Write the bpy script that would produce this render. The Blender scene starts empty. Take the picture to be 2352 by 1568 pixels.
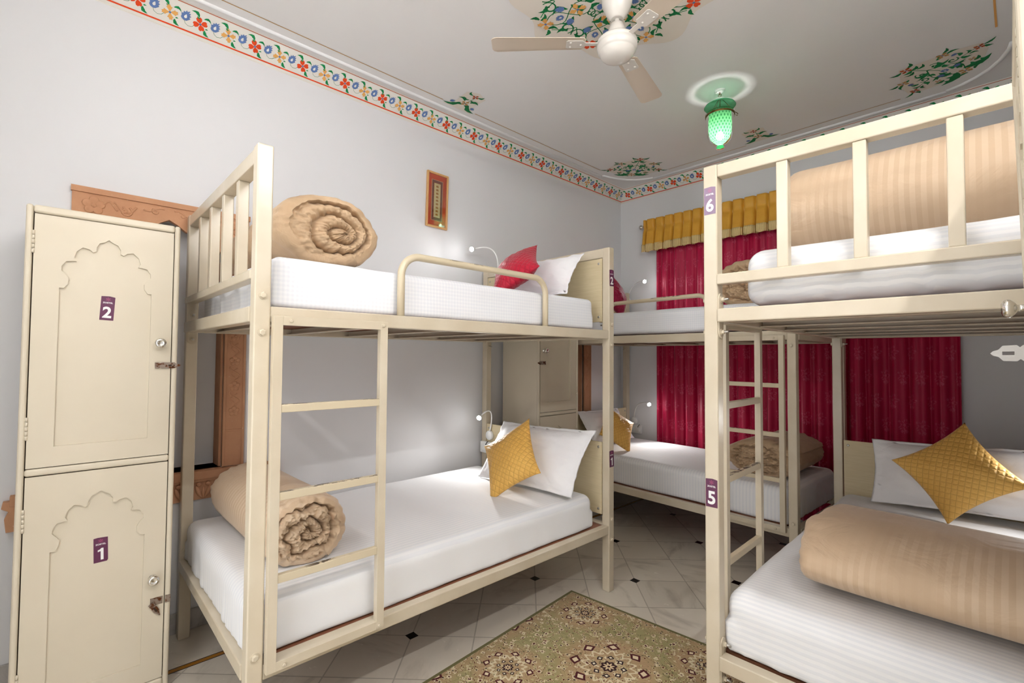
import bpy, bmesh, math, random
from math import pi, sin, cos, sqrt, atan2, radians
from mathutils import Vector, Matrix, noise

LED_E, BULB_E, TUBE_E, FILL_TUBE_E, TUBE_C, LAMP_W, EXPO = 60.0, 45.0, 40.0, 108.0, (1.0, .99, .98, 1), 8.5, .88
WORLD_E, DX0, DX1, PEND_W = 1.3, 1.25, 2.75, .45
SC = bpy.context.scene
COL = SC.collection

def lin(c):
    return tuple((v/12.92 if v <= .04045 else ((v+.055)/1.055)**2.4) for v in (x/255 for x in c)) + (1.0,)

# ---------------------------------------------------------------- node helper
class F:
    """a float socket with arithmetic"""
    def __init__(s, nt, k): s.nt = nt; s.k = k
    def op(s, o, *a):
        n = s.nt.nodes.new('ShaderNodeMath'); n.operation = o
        for i, v in enumerate((s,)+a):
            if isinstance(v, F): s.nt.links.new(v.k, n.inputs[i])
            else: n.inputs[i].default_value = v
        return F(s.nt, n.outputs[0])
    def __add__(s, o): return s.op('ADD', o)
    __radd__ = __add__
    def __sub__(s, o): return s.op('SUBTRACT', o)
    def __rsub__(s, o): return (s*-1)+o
    def __mul__(s, o): return s.op('MULTIPLY', o)
    __rmul__ = __mul__
    def __truediv__(s, o): return s.op('DIVIDE', o)
    def fract(s): return s.op('FRACT')
    def floor(s): return s.op('FLOOR')
    def sin(s): return s.op('SINE')
    def cos(s): return s.op('COSINE')
    def abs(s): return s.op('ABSOLUTE')
    def sqrt(s): return s.op('SQRT')
    def lt(s, o): return s.op('LESS_THAN', o)
    def gt(s, o): return s.op('GREATER_THAN', o)
    def min(s, o): return s.op('MINIMUM', o)
    def max(s, o): return s.op('MAXIMUM', o)
    def atan2(s, o): return s.op('ARCTAN2', o)
    def clamp(s): return s.max(0.0).min(1.0)
    def step(s, a, b):
        n = s.nt.nodes.new('ShaderNodeMapRange'); n.interpolation_type = 'SMOOTHSTEP'
        s.nt.links.new(s.k, n.inputs['Value'])
        n.inputs['From Min'].default_value = a; n.inputs['From Max'].default_value = b
        return F(s.nt, n.outputs['Result'])
    def tri(s): return (s.fract()-.5).abs()*2      # 1 at integers, 0 midway

class Mat:
    def __init__(s, name, rough=.5, spec=.4, metal=0.0):
        s.m = bpy.data.materials.new(name); s.m.use_nodes = True
        s.nt = s.m.node_tree; s.b = s.nt.nodes['Principled BSDF']
        s.b.inputs['Roughness'].default_value = rough
        s.b.inputs['Specular IOR Level'].default_value = spec
        s.b.inputs['Metallic'].default_value = metal
        s._tc = None
    def tc(s, which='Object'):
        if s._tc is None: s._tc = s.nt.nodes.new('ShaderNodeTexCoord')
        return s._tc.outputs[which]
    def pos(s):
        return s.nt.nodes.new('ShaderNodeNewGeometry').outputs['Position']
    def xyz(s, sock):
        n = s.nt.nodes.new('ShaderNodeSeparateXYZ'); s.nt.links.new(sock, n.inputs[0])
        return [F(s.nt, o) for o in n.outputs]
    def comb(s, x, y, z=0.0):
        n = s.nt.nodes.new('ShaderNodeCombineXYZ')
        for i, v in enumerate((x, y, z)):
            if isinstance(v, F): s.nt.links.new(v.k, n.inputs[i])
            else: n.inputs[i].default_value = v
        return n.outputs[0]
    def noise(s, sock, scale, detail=3, rough=.5, dist=0.0):
        n = s.nt.nodes.new('ShaderNodeTexNoise'); s.nt.links.new(sock, n.inputs['Vector'])
        n.inputs['Scale'].default_value = scale; n.inputs['Detail'].default_value = detail
        n.inputs['Roughness'].default_value = rough; n.inputs['Distortion'].default_value = dist
        return F(s.nt, n.outputs['Fac'])
    def voro(s, sock, scale, feature='F1', out='Distance'):
        n = s.nt.nodes.new('ShaderNodeTexVoronoi'); n.feature = feature
        s.nt.links.new(sock, n.inputs['Vector']); n.inputs['Scale'].default_value = scale
        return F(s.nt, n.outputs[out]) if out == 'Distance' else n.outputs[out]
    def mix(s, f, a, b):
        n = s.nt.nodes.new('ShaderNodeMix'); n.data_type = 'RGBA'
        if isinstance(f, F): s.nt.links.new(f.k, n.inputs[0])
        else: n.inputs[0].default_value = f
        for i, v in ((6, a), (7, b)):
            if isinstance(v, tuple): n.inputs[i].default_value = v
            else: s.nt.links.new(v, n.inputs[i])
        return n.outputs[2]
    def color(s, c):
        if isinstance(c, tuple): s.b.inputs['Base Color'].default_value = c
        else: s.nt.links.new(c, s.b.inputs['Base Color'])
        return s
    def rough(s, f): s.nt.links.new(f.k, s.b.inputs['Roughness']); return s
    def bump(s, f, strength=.3, dist=.01):
        n = s.nt.nodes.new('ShaderNodeBump'); n.inputs['Strength'].default_value = strength
        n.inputs['Distance'].default_value = dist
        s.nt.links.new(f.k, n.inputs['Height']); s.nt.links.new(n.outputs[0], s.b.inputs['Normal'])
        return s
    def sheen(s, v, r=.4):
        s.b.inputs['Sheen Weight'].default_value = v; s.b.inputs['Sheen Roughness'].default_value = r
        return s

def plain(name, c, rough=.5, spec=.4, metal=0.0, var=.06, scale=8.0):
    m = Mat(name, rough, spec, metal); n = m.noise(m.tc(), scale, 3)
    a = lin(c); d = tuple(v*(1-var*2) for v in a[:3])+(1,)
    m.color(m.mix(n, d, a)); return m.m

M = {}
def build_materials():
    # painted cream metal, with a few chips through to dark metal
    m = Mat('cream_paint', .26, .5); p = m.tc(); n = m.noise(p, 5, 4); ch = m.noise(p, 42, 5, .7)
    pat = m.noise(p, 3.1, 2)
    c = m.mix(n.step(.25, .8), lin((200, 187, 163)), lin((212, 201, 180)))
    c = m.mix((ch.step(.735, .75)*pat.step(.52, .6))*.9, c, lin((92, 78, 58)))
    m.color(c).bump(m.noise(p, 60, 3), .06, .004); M['cream'] = m.m
    m = Mat('chipped_paint', .3, .5); p = m.tc(); ch = m.noise(p, 26, 5, .7); pat = m.noise(p, 2.7, 2)
    gn = m.nt.nodes.new('ShaderNodeNewGeometry'); up_ = m.xyz(gn.outputs['Normal'])[2].step(.35, .8)
    c = m.mix(ch.step(.50, .53)*up_*pat.step(.46, .56)*.95, lin((206, 192, 164)), lin((66, 56, 48)))
    m.color(c); M['chipped'] = m.m
    m = Mat('painted_board', .5, .4); p = m.tc(); x, y, z = m.xyz(p)
    n = m.noise(m.comb(x*1.0, y*1.0, z*14.0), 9, 4)
    m.color(m.mix(n, lin((196, 180, 142)), lin((216, 201, 168)))).bump(n, .1, .004); M['board'] = m.m
    m = Mat('cream_wood_paint', .38, .45); p = m.tc(); n = m.noise(p, 4, 3)
    m.color(m.mix(n, lin((206, 195, 173)), lin((216, 206, 186)))).bump(m.noise(p, 30, 2), .04, .004); M['locker'] = m.m
    M['gap'] = plain('dark_gap', (60, 42, 26), .8)
    m = Mat('plaster_white', .85, .2); p = m.pos(); n = m.noise(p, 1.3, 4); n2 = m.noise(p, 55, 3)
    m.color(m.mix(n, lin((224, 224, 226)), lin((231, 231, 232)))).bump(n2, .05, .004); M['wall'] = m.m
    m = Mat('ceiling_white', .9, .15); p = m.pos(); n = m.noise(p, 1.1, 3)
    m.color(m.mix(n, lin((232, 230, 228)), lin((238, 237, 235)))); M['ceil'] = m.m
    M['mould'] = plain('moulding_white', (240, 240, 240), .7, .2, 0, .01)
    M['cove'] = plain('cornice_cream', (234, 230, 222), .8, .2, 0, .02)
    M['patch'] = plain('mural_ground', (232, 224, 212), .85, .2, 0, .02, 5)
    for k, c in dict(p_red=(226, 74, 28), p_orange=(232, 172, 96), p_blue=(100, 128, 180), p_green=(20, 136, 76),
                     p_dkgreen=(16, 118, 64), p_rust=(188, 82, 34), p_white=(236, 234, 228), p_tan=(196, 150, 90)).items():
        M[k] = plain(k.replace('p_', 'paint_'), c, .7, .25, 0, .05, 12)
    # marble tiles laid on the diagonal, black corner dots, a brown border strip
    m = Mat('marble_tiles', .22, .5); P = m.pos(); x, y, z = m.xyz(P)
    a = (x+y)*.70711; b = (y-x)*.70711
    ca = (a-1.188)/.3125; cb = (b-.03)/.3225
    la = ca.tri(); lb = cb.tri()                                  # 1 on a joint
    joint = la.gt(.978).max(lb.gt(.978))
    da = ((ca*.5).fract()-.5).abs()*-1+.5; db = ((cb*.5).fract()-.5).abs()*-1+.5
    dot = (da*.625+db*.645).lt(.034)
    inner = x.gt(.358)
    tid = m.comb(ca.floor()*1.7, cb.floor()*2.3, 0)
    wn = m.nt.nodes.new('ShaderNodeTexWhiteNoise'); wn.noise_dimensions = '2D'; m.nt.links.new(tid, wn.inputs['Vector'])
    rnd = F(m.nt, wn.outputs['Value'])
    ang = rnd*6.0
    xr = x*ang.cos()+y*ang.sin(); yr = y*ang.cos()-x*ang.sin()
    v = m.noise(m.comb(xr*1.2+rnd*9.0, yr*4.0, rnd*17.0), 1.7, 6, .6, 1.0)
    v2 = m.noise(P, 16, 5, .7)
    c = m.mix(v.step(.5, .8)*.7, lin((228, 219, 203)), lin((168, 158, 142)))
    c = m.mix((v*v2).step(.40, .50)*.8, c, lin((120, 108, 90)))
    c = m.mix(rnd*.25, c, lin((178, 170, 156)))
    c = m.mix(joint*.4*inner, c, lin((110, 100, 86)))
    c = m.mix(dot*inner, c, lin((16, 15, 17)))
    edge = x.gt(.322)*x.lt(.358); core = x.gt(.328)*x.lt(.352)
    c = m.mix(edge, c, lin((38, 22, 14))); c = m.mix(core, c, lin((168, 112, 30)))
    m.color(c).rough(v2*.2+.14); M['floor'] = m.m
    m = Mat('skirting_marble', .35, .5); n = m.noise(m.pos(), 5, 6, .65, 1.0)
    m.color(m.mix(n.step(.4, .75), lin((186, 182, 178)), lin((128, 122, 114)))); M['skirt'] = m.m
    # white sheet with a woven satin stripe
    for key, axis in (('sheet', 1), ('sheet_x', 0), ('sheet_b', 0)):
        m = Mat('white_'+key, .75, .25); c3 = m.xyz(m.tc()); st = ((c3[axis]+c3[2]*(1.0 if key == 'sheet_x' else 0.0))/.022).tri().step(.42, .58)
        n = m.noise(m.tc(), 2.2, 4); fine = m.noise(m.comb(c3[0]*1.0, c3[1]*1.0, c3[2]*1.5), 6, 3)
        m.color(m.mix(st, lin((240, 240, 241)), lin((232, 233, 236)))).bump(n*.8+fine*.25+st*.02, .22, .03); m.sheen(.1); M[key] = m.m
    m = Mat('white_checked_sheet', .75, .25); x, y, z = m.xyz(m.tc())
    st = ((x/.016).tri().step(.3, .7)*.5+(y/.016).tri().step(.3, .7)*.25+(z/.016).tri().step(.3, .7)*.5)
    n = m.noise(m.tc(), 2.0, 4); fine = m.noise(m.tc(), 9, 3)
    m.color(m.mix(st*.8, lin((240, 241, 244)), lin((228, 230, 236)))).bump(n*.7+fine*.3, .22, .03); M['check'] = m.m
    m = Mat('white_pillowcase', .8, .2); n = m.noise(m.tc(), 5, 4); n2 = m.noise(m.tc(), 14, 2, .5, 1.5)
    m.color(m.mix(n, lin((238, 238, 240)), lin((246, 246, 248)))).bump(n+n2*.5, .3, .02); M['pillow'] = m.m
    # tan duvet with satin stripes round the roll
    m = Mat('tan_duvet', .6, .35); x, y, z = m.xyz(m.tc()); g = (x/.029).tri().step(.42, .58)
    pt = m.noise(m.tc(), 2.6, 2).step(.42, .62); n = m.noise(m.tc(), 7, 4, .55, 1.0); big = m.noise(m.tc(), 2.5, 3)
    c = m.mix(g*(pt*.8+.08), lin((196, 170, 141)), lin((207, 184, 157)))
    m.color(c).bump(n*.8+big, .35, .03); m.sheen(.15); M['duvet'] = m.m
    m = Mat('tan_duvet_plain', .65, .3); n = m.noise(m.tc(), 9, 4, .55, 1.2)
    m.color(m.mix(n, lin((180, 151, 119)), lin((197, 170, 138)))).bump(n, .5, .025); m.sheen(.15); M['duvet2'] = m.m
    for k, c1, c2 in (('red', (196, 24, 54), (150, 12, 40)), ('yellow', (242, 196, 108), (214, 162, 76)), ('wine', (168, 12, 62), (120, 6, 44))):
        m = Mat(k+'_quilted_velvet', .55, .3); x, y, z = m.xyz(m.tc('UV'))
        q = ((x+y)*5.0).tri().max(((x-y)*5.0).tri()); ln = q.step(.88, .97); n = m.noise(m.tc(), 5, 3); f = m.noise(m.tc(), 180, 2)
        m.color(m.mix(ln*.75, m.mix(n, lin(c2), lin(c1)), lin(tuple(v*.85 for v in c2))))
        m.bump(q.step(.35, 1.0)*-1+f*.12+n*.6, .3, .012); m.sheen(.2, .35); M['v_'+k] = m.m
    # crimson curtain with pale brocade sprigs (UV in metres)
    m = Mat('crimson_brocade', .5, .35); U = m.tc('UV'); x, y, z = m.xyz(U)
    cy_ = (y/.17); row = cy_.floor(); cx_ = (x/.15)+(row*.5)
    fx = (cx_.fract()-.5)*.15; fy = (cy_.fract()-.5)*.17
    r = (fx*fx+fy*fy).sqrt(); th = fy.atan2(fx)
    pet = (r-((th*5.0).cos()*.011+.030)).abs().lt(.0065)*((th*13.0).sin()*.5+.5).gt(.25)
    core_ = r.lt(.010); stem = fx.abs().lt(.004)*fy.lt(-.02)*fy.gt(-.062)
    l1 = ((fx.abs()-.016).abs()*1.2+(fy+.045).abs()).lt(.013)
    sp = m.noise(U, 260, 2, .6).gt(.46)
    mot = pet.max(core_).max(stem).max(l1)*sp
    n = m.noise(m.comb(x*1.0, y*.15, 0), 30, 3)
    c = m.mix(n, lin((158, 0, 54)), lin((186, 4, 66))); c = m.mix(mot*.26, c, lin((236, 128, 158)))
    m.color(c).bump(m.noise(U, 300, 2), .08, .003); m.sheen(.35, .3); M['curtain'] = m.m
    m = Mat('gold_satin', .45, .45); n = m.noise(m.tc(), 12, 3)
    m.color(m.mix(n, lin((206, 146, 34)), lin((224, 170, 62)))).bump(n, .2, .01); m.sheen(.3); M['gold'] = m.m
    m = Mat('cream_fringe', .8, .2); x, y, z = m.xyz(m.tc('UV')); s_ = (x/.0075).tri()
    m.color(m.mix(s_.step(.3, .9), lin((236, 214, 160)), lin((186, 150, 90)))).bump(s_*-1, .5, .004); M['fringe'] = m.m
    M['chrome'] = plain('polished_chrome', (225, 222, 216), .1, .5, 1.0, .02)
    M['zinc'] = plain('dull_zinc', (190, 186, 180), .38, .5, 1.0, .08, 30)
    m = Mat('rusty_steel', .5, .4, .7); n = m.noise(m.tc(), 60, 4)
    m.color(m.mix(n.step(.45, .6), lin((150, 136, 124)), lin((98, 56, 28)))); M['rust'] = m.m
    M['black_metal'] = plain('black_metal', (40, 36, 32), .45, .5, .5)
    M['brass'] = plain('aged_brass', (120, 96, 52), .4, .5, .9)
    M['ply'] = plain('plywood_red_brown', (138, 88, 62), .7, .3, 0, .15, 30)
    m = Mat('carved_sandstone', .75, .25); n = m.noise(m.pos(), 9, 5, .6); n2 = m.noise(m.pos(), 70, 4, .7)
    c = m.mix(n, lin((178, 128, 96)), lin((204, 156, 120))); c = m.mix(n2.step(.66, .72)*.6, c, lin((226, 208, 190)))
    m.color(c).bump(n+n2*.3, .2, .008); M['stone'] = m.m
    M['plastic'] = plain('white_plastic', (240, 240, 238), .35, .5, 0, .01)
    M['fanwhite'] = plain('fan_white_enamel', (228, 223, 215), .25, .5, 0, .02)
    M['fanblade'] = plain('fan_blade_dusty', (222, 207, 188), .35, .5, 0, .05, 6)
    M['st_purple'] = plain('sticker_purple', (92, 36, 72), .35, .5, 0, .08, 60)
    M['st_faded'] = plain('sticker_faded', (140, 116, 142), .35, .5, 0, .1, 60)
    M['st_white'] = plain('sticker_white', (236, 236, 234), .4, .5, 0, .01)
    M['st_pink'] = plain('sticker_pink', (196, 92, 132), .4, .5, 0, .02)
    M['pine'] = plain('picture_frame_wood', (222, 172, 112), .4, .5, 0, .1, 30)
    M['matred'] = plain('picture_mount_red', (212, 82, 42), .6, .3, 0, .08, 14)
    M['matdark'] = plain('picture_border_maroon', (150, 88, 78), .6, .3, 0, .25, 220)
    M['ivory'] = plain('picture_ivory', (226, 208, 158), .6, .3, 0, .05, 60)
    M['ochre'] = plain('picture_ochre', (182, 124, 44), .6, .3, 0, .1, 60)
    def glass(name, col, gl, tr_w):
        mm = bpy.data.materials.new(name); mm.use_nodes = True; nt = mm.node_tree; nt.nodes.clear()
        out = nt.nodes.new('ShaderNodeOutputMaterial'); mx = nt.nodes.new('ShaderNodeMixShader'); m2 = nt.nodes.new('ShaderNodeMixShader')
        t = nt.nodes.new('ShaderNodeBsdfTransparent'); t.inputs[0].default_value = col
        d = nt.nodes.new('ShaderNodeBsdfTranslucent'); d.inputs[0].default_value = tuple(v*1.0 for v in col[:3])+(1,)
        g = nt.nodes.new('ShaderNodeBsdfGlossy'); g.inputs['Roughness'].default_value = gl; g.inputs[0].default_value = (1, 1, 1, 1)
        nt.links.new(t.outputs[0], mx.inputs[1]); nt.links.new(d.outputs[0], mx.inputs[2]); mx.inputs[0].default_value = tr_w
        fr = nt.nodes.new('ShaderNodeFresnel'); fr.inputs[0].default_value = 1.4 if tr_w < .1 else 1.18
        nt.links.new(fr.outputs[0], m2.inputs[0]); nt.links.new(mx.outputs[0], m2.inputs[1]); nt.links.new(g.outputs[0], m2.inputs[2])
        nt.links.new(m2.outputs[0], out.inputs[0]); return mm, mx, nt, t, d
    M['glass_clear'] = glass('picture_glass', (.97, .97, .97, 1), .03, .0)[0]
    M['glass_lid'] = glass('green_lid_glass', (.16, .50, .28, 1), .08, .55)[0]
    mm, mx, nt, t, d = glass('green_etched_glass', (.16, .62, .26, 1), .1, .8)
    tcn = nt.nodes.new('ShaderNodeTexCoord'); sp_ = nt.nodes.new('ShaderNodeSeparateXYZ'); nt.links.new(tcn.outputs['UV'], sp_.inputs[0])
    u = F(nt, sp_.outputs[0]); v = F(nt, sp_.outputs[1])
    di = ((u*26.0+v*10.0).tri()*(u*26.0-v*10.0).tri()).step(.25, .6)
    for node, dark, lite in ((t, (.02, .14, .05, 1), (.34, .66, .36, 1)), (d, (.012, .10, .03, 1), (.08, .26, .10, 1))):
        mxn = nt.nodes.new('ShaderNodeMix'); mxn.data_type = 'RGBA'; nt.links.new(di.k, mxn.inputs[0])
        mxn.inputs[6].default_value = lite; mxn.inputs[7].default_value = dark; nt.links.new(mxn.outputs[2], node.inputs[0])
    M['glass_jar'] = mm
    def emit(name, col, st):
        mm = bpy.data.materials.new(name); mm.use_nodes = True; nt = mm.node_tree; nt.nodes.clear()
        o = nt.nodes.new('ShaderNodeOutputMaterial'); e = nt.nodes.new('ShaderNodeEmission')
        e.inputs[0].default_value = col; e.inputs[1].default_value = st; nt.links.new(e.outputs[0], o.inputs[0]); return mm
    M['e_led'] = emit('led_emitter', (1, 1, 1, 1), LED_E)
    M['e_bulb'] = emit('pendant_bulb_glow', (.95, 1, .94, 1), BULB_E)
    M['e_fill_tube'] = emit('fill_tube_glow', TUBE_C, FILL_TUBE_E)
    M['e_tube'] = emit('fluorescent_tube_glow', TUBE_C, TUBE_E)
    # rug
    m = Mat('woven_rug', .95, .1); x, y, z = m.xyz(m.tc()); O = m.tc()
    fine = m.noise(O, 230, 2)
    u1 = x-.53; v1 = y-.47
    du = ((u1/.66+.5).fract()-.5)*.66; dv = ((v1/.62+.5).fract()-.5)*.62          # repeated medallions
    r = (du*du+dv*dv).sqrt(); th = dv.atan2(du)
    du2 = ((u1/.66).fract()-.5)*.66; dv2 = ((v1/.62).fract()-.5)*.62            # half-drop clusters
    r2 = (du2*du2+dv2*dv2).sqrt(); th2 = dv2.atan2(du2)
    pink = r.step(.27, .17).max(r2.step(.2, .12)); nz = m.noise(O, 7, 3)
    xl = x.min(y).step(.10, .03); pink = pink.max(xl*.8)
    c = m.mix(pink*.85, m.mix(nz, lin((146, 136, 88)), lin((174, 164, 120))), lin((184, 152, 116)))
    # curling vines
    wv = m.noise(O, 5.5, 1, .5, 2.2); vine = ((wv*9.0).tri()).gt(.93)
    c = m.mix(vine*.75, c, lin((78, 72, 40)))
    # scattered blossoms: pale petals, maroon hearts
    for sc_, pale, dark, off in ((25.0, (222, 210, 174), (84, 28, 26), 0.0), (33.0, (206, 192, 152), (58, 30, 26), 3.7), (39.0, (190, 176, 130), (96, 34, 30), 7.1)):
        xx = m.comb(x+off, y+off*1.3, 0.0); dd = m.voro(xx, sc_); nn = m.noise(xx, 95, 2)
        t_ = dd+(nn-.5)*.5
        c = m.mix(t_.lt(.31)*.9, c, lin(pale)); c = m.mix(t_.lt(.15), c, lin(dark))
        t3 = (t_-.33).abs().lt(.035)*nn.gt(.5); c = m.mix(t3*.7, c, lin((112, 40, 34)))
    # medallions
    for rr_, tt_, k in ((r, th, .92), (r2, th2, .62)):
        s8 = (tt_*8.0).cos(); s16 = (tt_*16.0).cos()
        dm = ((rr_-.165*k).abs()*1.0+((tt_*8.0/6.28318).fract()-.5).abs()*.105*k)
        c = m.mix(dm.lt(.031*k), c, lin((78, 22, 26))); c = m.mix(dm.lt(.017*k), c, lin((224, 206, 172)))
        ray = (rr_-(s16*.014+.118)*k).abs().lt(.007); c = m.mix(ray*.8, c, lin((226, 214, 180)))
        d2 = ((rr_-.072*k).abs()+((tt_*8.0/6.28318).fract()-.5).abs()*.05*k)
        c = m.mix(d2.lt(.017*k), c, lin((44, 24, 28))); c = m.mix(d2.lt(.008*k), c, lin((232, 222, 196)))
        c = m.mix(rr_.lt((s8*.004+.038)*k), c, lin((52, 22, 26))); c = m.mix(rr_.lt((s8*.008+.022)*k), c, lin((214, 190, 152)))
        c = m.mix(rr_.lt(.007*k), c, lin((60, 24, 28)))
    bd = x.min(y).lt(.016); c = m.mix(bd, c, lin((112, 106, 66)))
    m.color(c).bump(fine, .5, .004); m.sheen(.2); M['rug'] = m.m
# ---------------------------------------------------------------- mesh helper
class MB:
    def __init__(s): s.v = []; s.f = []; s.mi = []; s.sm = []; s.uv = {}
    def add(s, vs, fs, mi=0, smooth=False):
        o = len(s.v); s.v += [tuple(v) for v in vs]
        for f in fs: s.f.append([i+o for i in f]); s.mi.append(mi); s.sm.append(smooth)
        return o
    def box(s, x0, x1, y0, y1, z0, z1, mi=0):
        x0, x1 = sorted((x0, x1)); y0, y1 = sorted((y0, y1)); z0, z1 = sorted((z0, z1))
        s.add([(x0,y0,z0),(x1,y0,z0),(x1,y1,z0),(x0,y1,z0),(x0,y0,z1),(x1,y0,z1),(x1,y1,z1),(x0,y1,z1)],
              [(0,3,2,1),(4,5,6,7),(0,1,5,4),(1,2,6,5),(2,3,7,6),(3,0,4,7)], mi)
        return s
    def tube(s, pts, r, n=10, mi=0, caps=True):
        pts = [Vector(p) for p in pts]; rings = []; up = None
        for i, p in enumerate(pts):
            t = (pts[min(i+1, len(pts)-1)]-pts[max(i-1, 0)]).normalized()
            if up is None:
                up = Vector((0,0,1)) if abs(t.z) < .9 else Vector((1,0,0))
            a = t.cross(up).normalized(); up = a.cross(t).normalized()
            rr = r[i] if isinstance(r, (list, tuple)) else r
            rings.append([p+(a*cos(2*pi*k/n)+up*sin(2*pi*k/n))*rr for k in range(n)])
        o = len(s.v); vs = [v for rg in rings for v in rg]; fs = []
        for i in range(len(rings)-1):
            for k in range(n):
                fs.append((i*n+k, i*n+(k+1) % n, (i+1)*n+(k+1) % n, (i+1)*n+k))
        s.add(vs, fs, mi, True)
        if caps:
            s.f.append([o+k for k in range(n)][::-1]); s.mi.append(mi); s.sm.append(False)
            e = o+(len(rings)-1)*n
            s.f.append([e+k for k in range(n)]); s.mi.append(mi); s.sm.append(False)
        return s
    def lathe(s, prof, c=(0,0,0), axis='z', n=24, mi=0, smooth=True, uv=False, caps=True):
        """prof: list of (radius, height) along the axis"""
        vs = []; fs = []; c = Vector(c)
        for (r, h) in prof:
            for k in range(n):
                a = 2*pi*k/n; p = (r*cos(a), r*sin(a), h)
                if axis == 'x': p = (p[2], p[0], p[1])
                elif axis == 'y': p = (p[1], p[2], p[0])
                vs.append(c+Vector(p))
        o = len(s.v)
        for i in range(len(prof)-1):
            for k in range(n): fs.append((i*n+k, i*n+(k+1) % n, (i+1)*n+(k+1) % n, (i+1)*n+k))
        f0 = len(s.f); s.add(vs, fs, mi, smooth)
        if uv:
            for i in range(len(prof)-1):
                for k in range(n):
                    s.uv[f0+i*n+k] = [(k/n, i/(len(prof)-1)), ((k+1)/n, i/(len(prof)-1)), ((k+1)/n, (i+1)/(len(prof)-1)), (k/n, (i+1)/(len(prof)-1))]
        for rg, rev in ((0, True), (len(prof)-1, False)):
            if caps and prof[rg][0] > 1e-5:
                ids = [o+rg*n+k for k in range(n)]; s.f.append(ids[::-1] if rev else ids); s.mi.append(mi); s.sm.append(False)
        return s
    def poly(s, pts, mi=0, smooth=False):
        s.add(pts, [tuple(range(len(pts)))], mi, smooth); return s
    def prism(s, pts2, fn, d, mi=0):
        """pts2 mapped by fn(a,b,depth); extruded from depth 0 to d"""
        n = len(pts2); a = [fn(p[0], p[1], 0) for p in pts2]; b = [fn(p[0], p[1], d) for p in pts2]
        s.add(a+b, [tuple(range(n))[::-1], tuple(range(n, 2*n))]+[(i, (i+1) % n, n+(i+1) % n, n+i) for i in range(n)], mi)
        return s
    def strip(s, pts, w, fn, mi=0):
        """flat ribbon along 2-D points, mapped by fn(a,b)"""
        L = []; R = []
        for i, p in enumerate(pts):
            q0 = pts[max(i-1, 0)]; q1 = pts[min(i+1, len(pts)-1)]
            dx, dy = q1[0]-q0[0], q1[1]-q0[1]; l = sqrt(dx*dx+dy*dy) or 1
            ww = w[i] if isinstance(w, (list, tuple)) else w
            L.append(fn(p[0]-dy/l*ww/2, p[1]+dx/l*ww/2)); R.append(fn(p[0]+dy/l*ww/2, p[1]-dx/l*ww/2))
        n = len(pts)
        s.add(L+R, [(i, n+i, n+i+1, i+1) for i in range(n-1)], mi); return s
    def grid(s, P, mi=0, smooth=True, uv=None, flip=False):
        """P[i][j] points; uv[i][j] optional"""
        n, m = len(P), len(P[0]); o = len(s.v); s.v += [tuple(p) for r in P for p in r]
        for i in range(n-1):
            for j in range(m-1):
                ids = [(i, j), (i, j+1), (i+1, j+1), (i+1, j)]
                if flip: ids = ids[::-1]
                if uv: s.uv[len(s.f)] = [uv[a][b] for a, b in ids]
                s.f.append([o+a*m+b for a, b in ids]); s.mi.append(mi); s.sm.append(smooth)
        return s
    def build(s, name, mats, parent=None, loc=None, bevel=0, seg=2, fix=True, weld=0, solid=0, sub=0):
        me = bpy.data.meshes.new(name); me.from_pydata(s.v, [], s.f)
        if not isinstance(mats, (list, tuple)): mats = [mats]
        for m in mats: me.materials.append(M[m] if isinstance(m, str) else m)
        me.polygons.foreach_set('material_index', s.mi); me.polygons.foreach_set('use_smooth', s.sm)
        if s.uv:
            ul = me.uv_layers.new(name='UVMap')
            for p in me.polygons:
                q = s.uv.get(p.index)
                if q:
                    for k, li in enumerate(p.loop_indices): ul.data[li].uv = q[k]
        if fix or weld:
            bm = bmesh.new(); bm.from_mesh(me)
            if weld: bmesh.ops.remove_doubles(bm, verts=bm.verts, dist=weld)
            if fix: bmesh.ops.recalc_face_normals(bm, faces=bm.faces)
            bm.to_mesh(me); bm.free()
        me.update()
        o = bpy.data.objects.new(name, me); COL.objects.link(o)
        if parent: o.parent = parent
        if loc: o.location = loc
        if solid:
            md = o.modifiers.new('thick', 'SOLIDIFY'); md.thickness = solid; md.offset = 0
        if bevel:
            md = o.modifiers.new('bevel', 'BEVEL'); md.width = bevel; md.segments = seg; md.limit_method = 'ANGLE'; md.angle_limit = radians(40)
            md.harden_normals = False
        if sub:
            md = o.modifiers.new('sub', 'SUBSURF'); md.levels = sub; md.render_levels = sub
        return o

def tag(o, label=None, cat=None, group=None, kind=None):
    if label: o['label'] = label
    if cat: o['category'] = cat
    if group: o['group'] = group
    if kind: o['kind'] = kind
    return o
def thing(name, loc, label, cat, group=None, rz=0):
    o = bpy.data.objects.new(name, None); COL.objects.link(o); o.location = loc; o.rotation_euler = (0, 0, rz)
    o.empty_display_size = .1
    return tag(o, label, cat, group)
def structure(mb, name, mats, **k):
    o = mb.build(name, mats, **k); o['kind'] = 'structure'; return o

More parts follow.
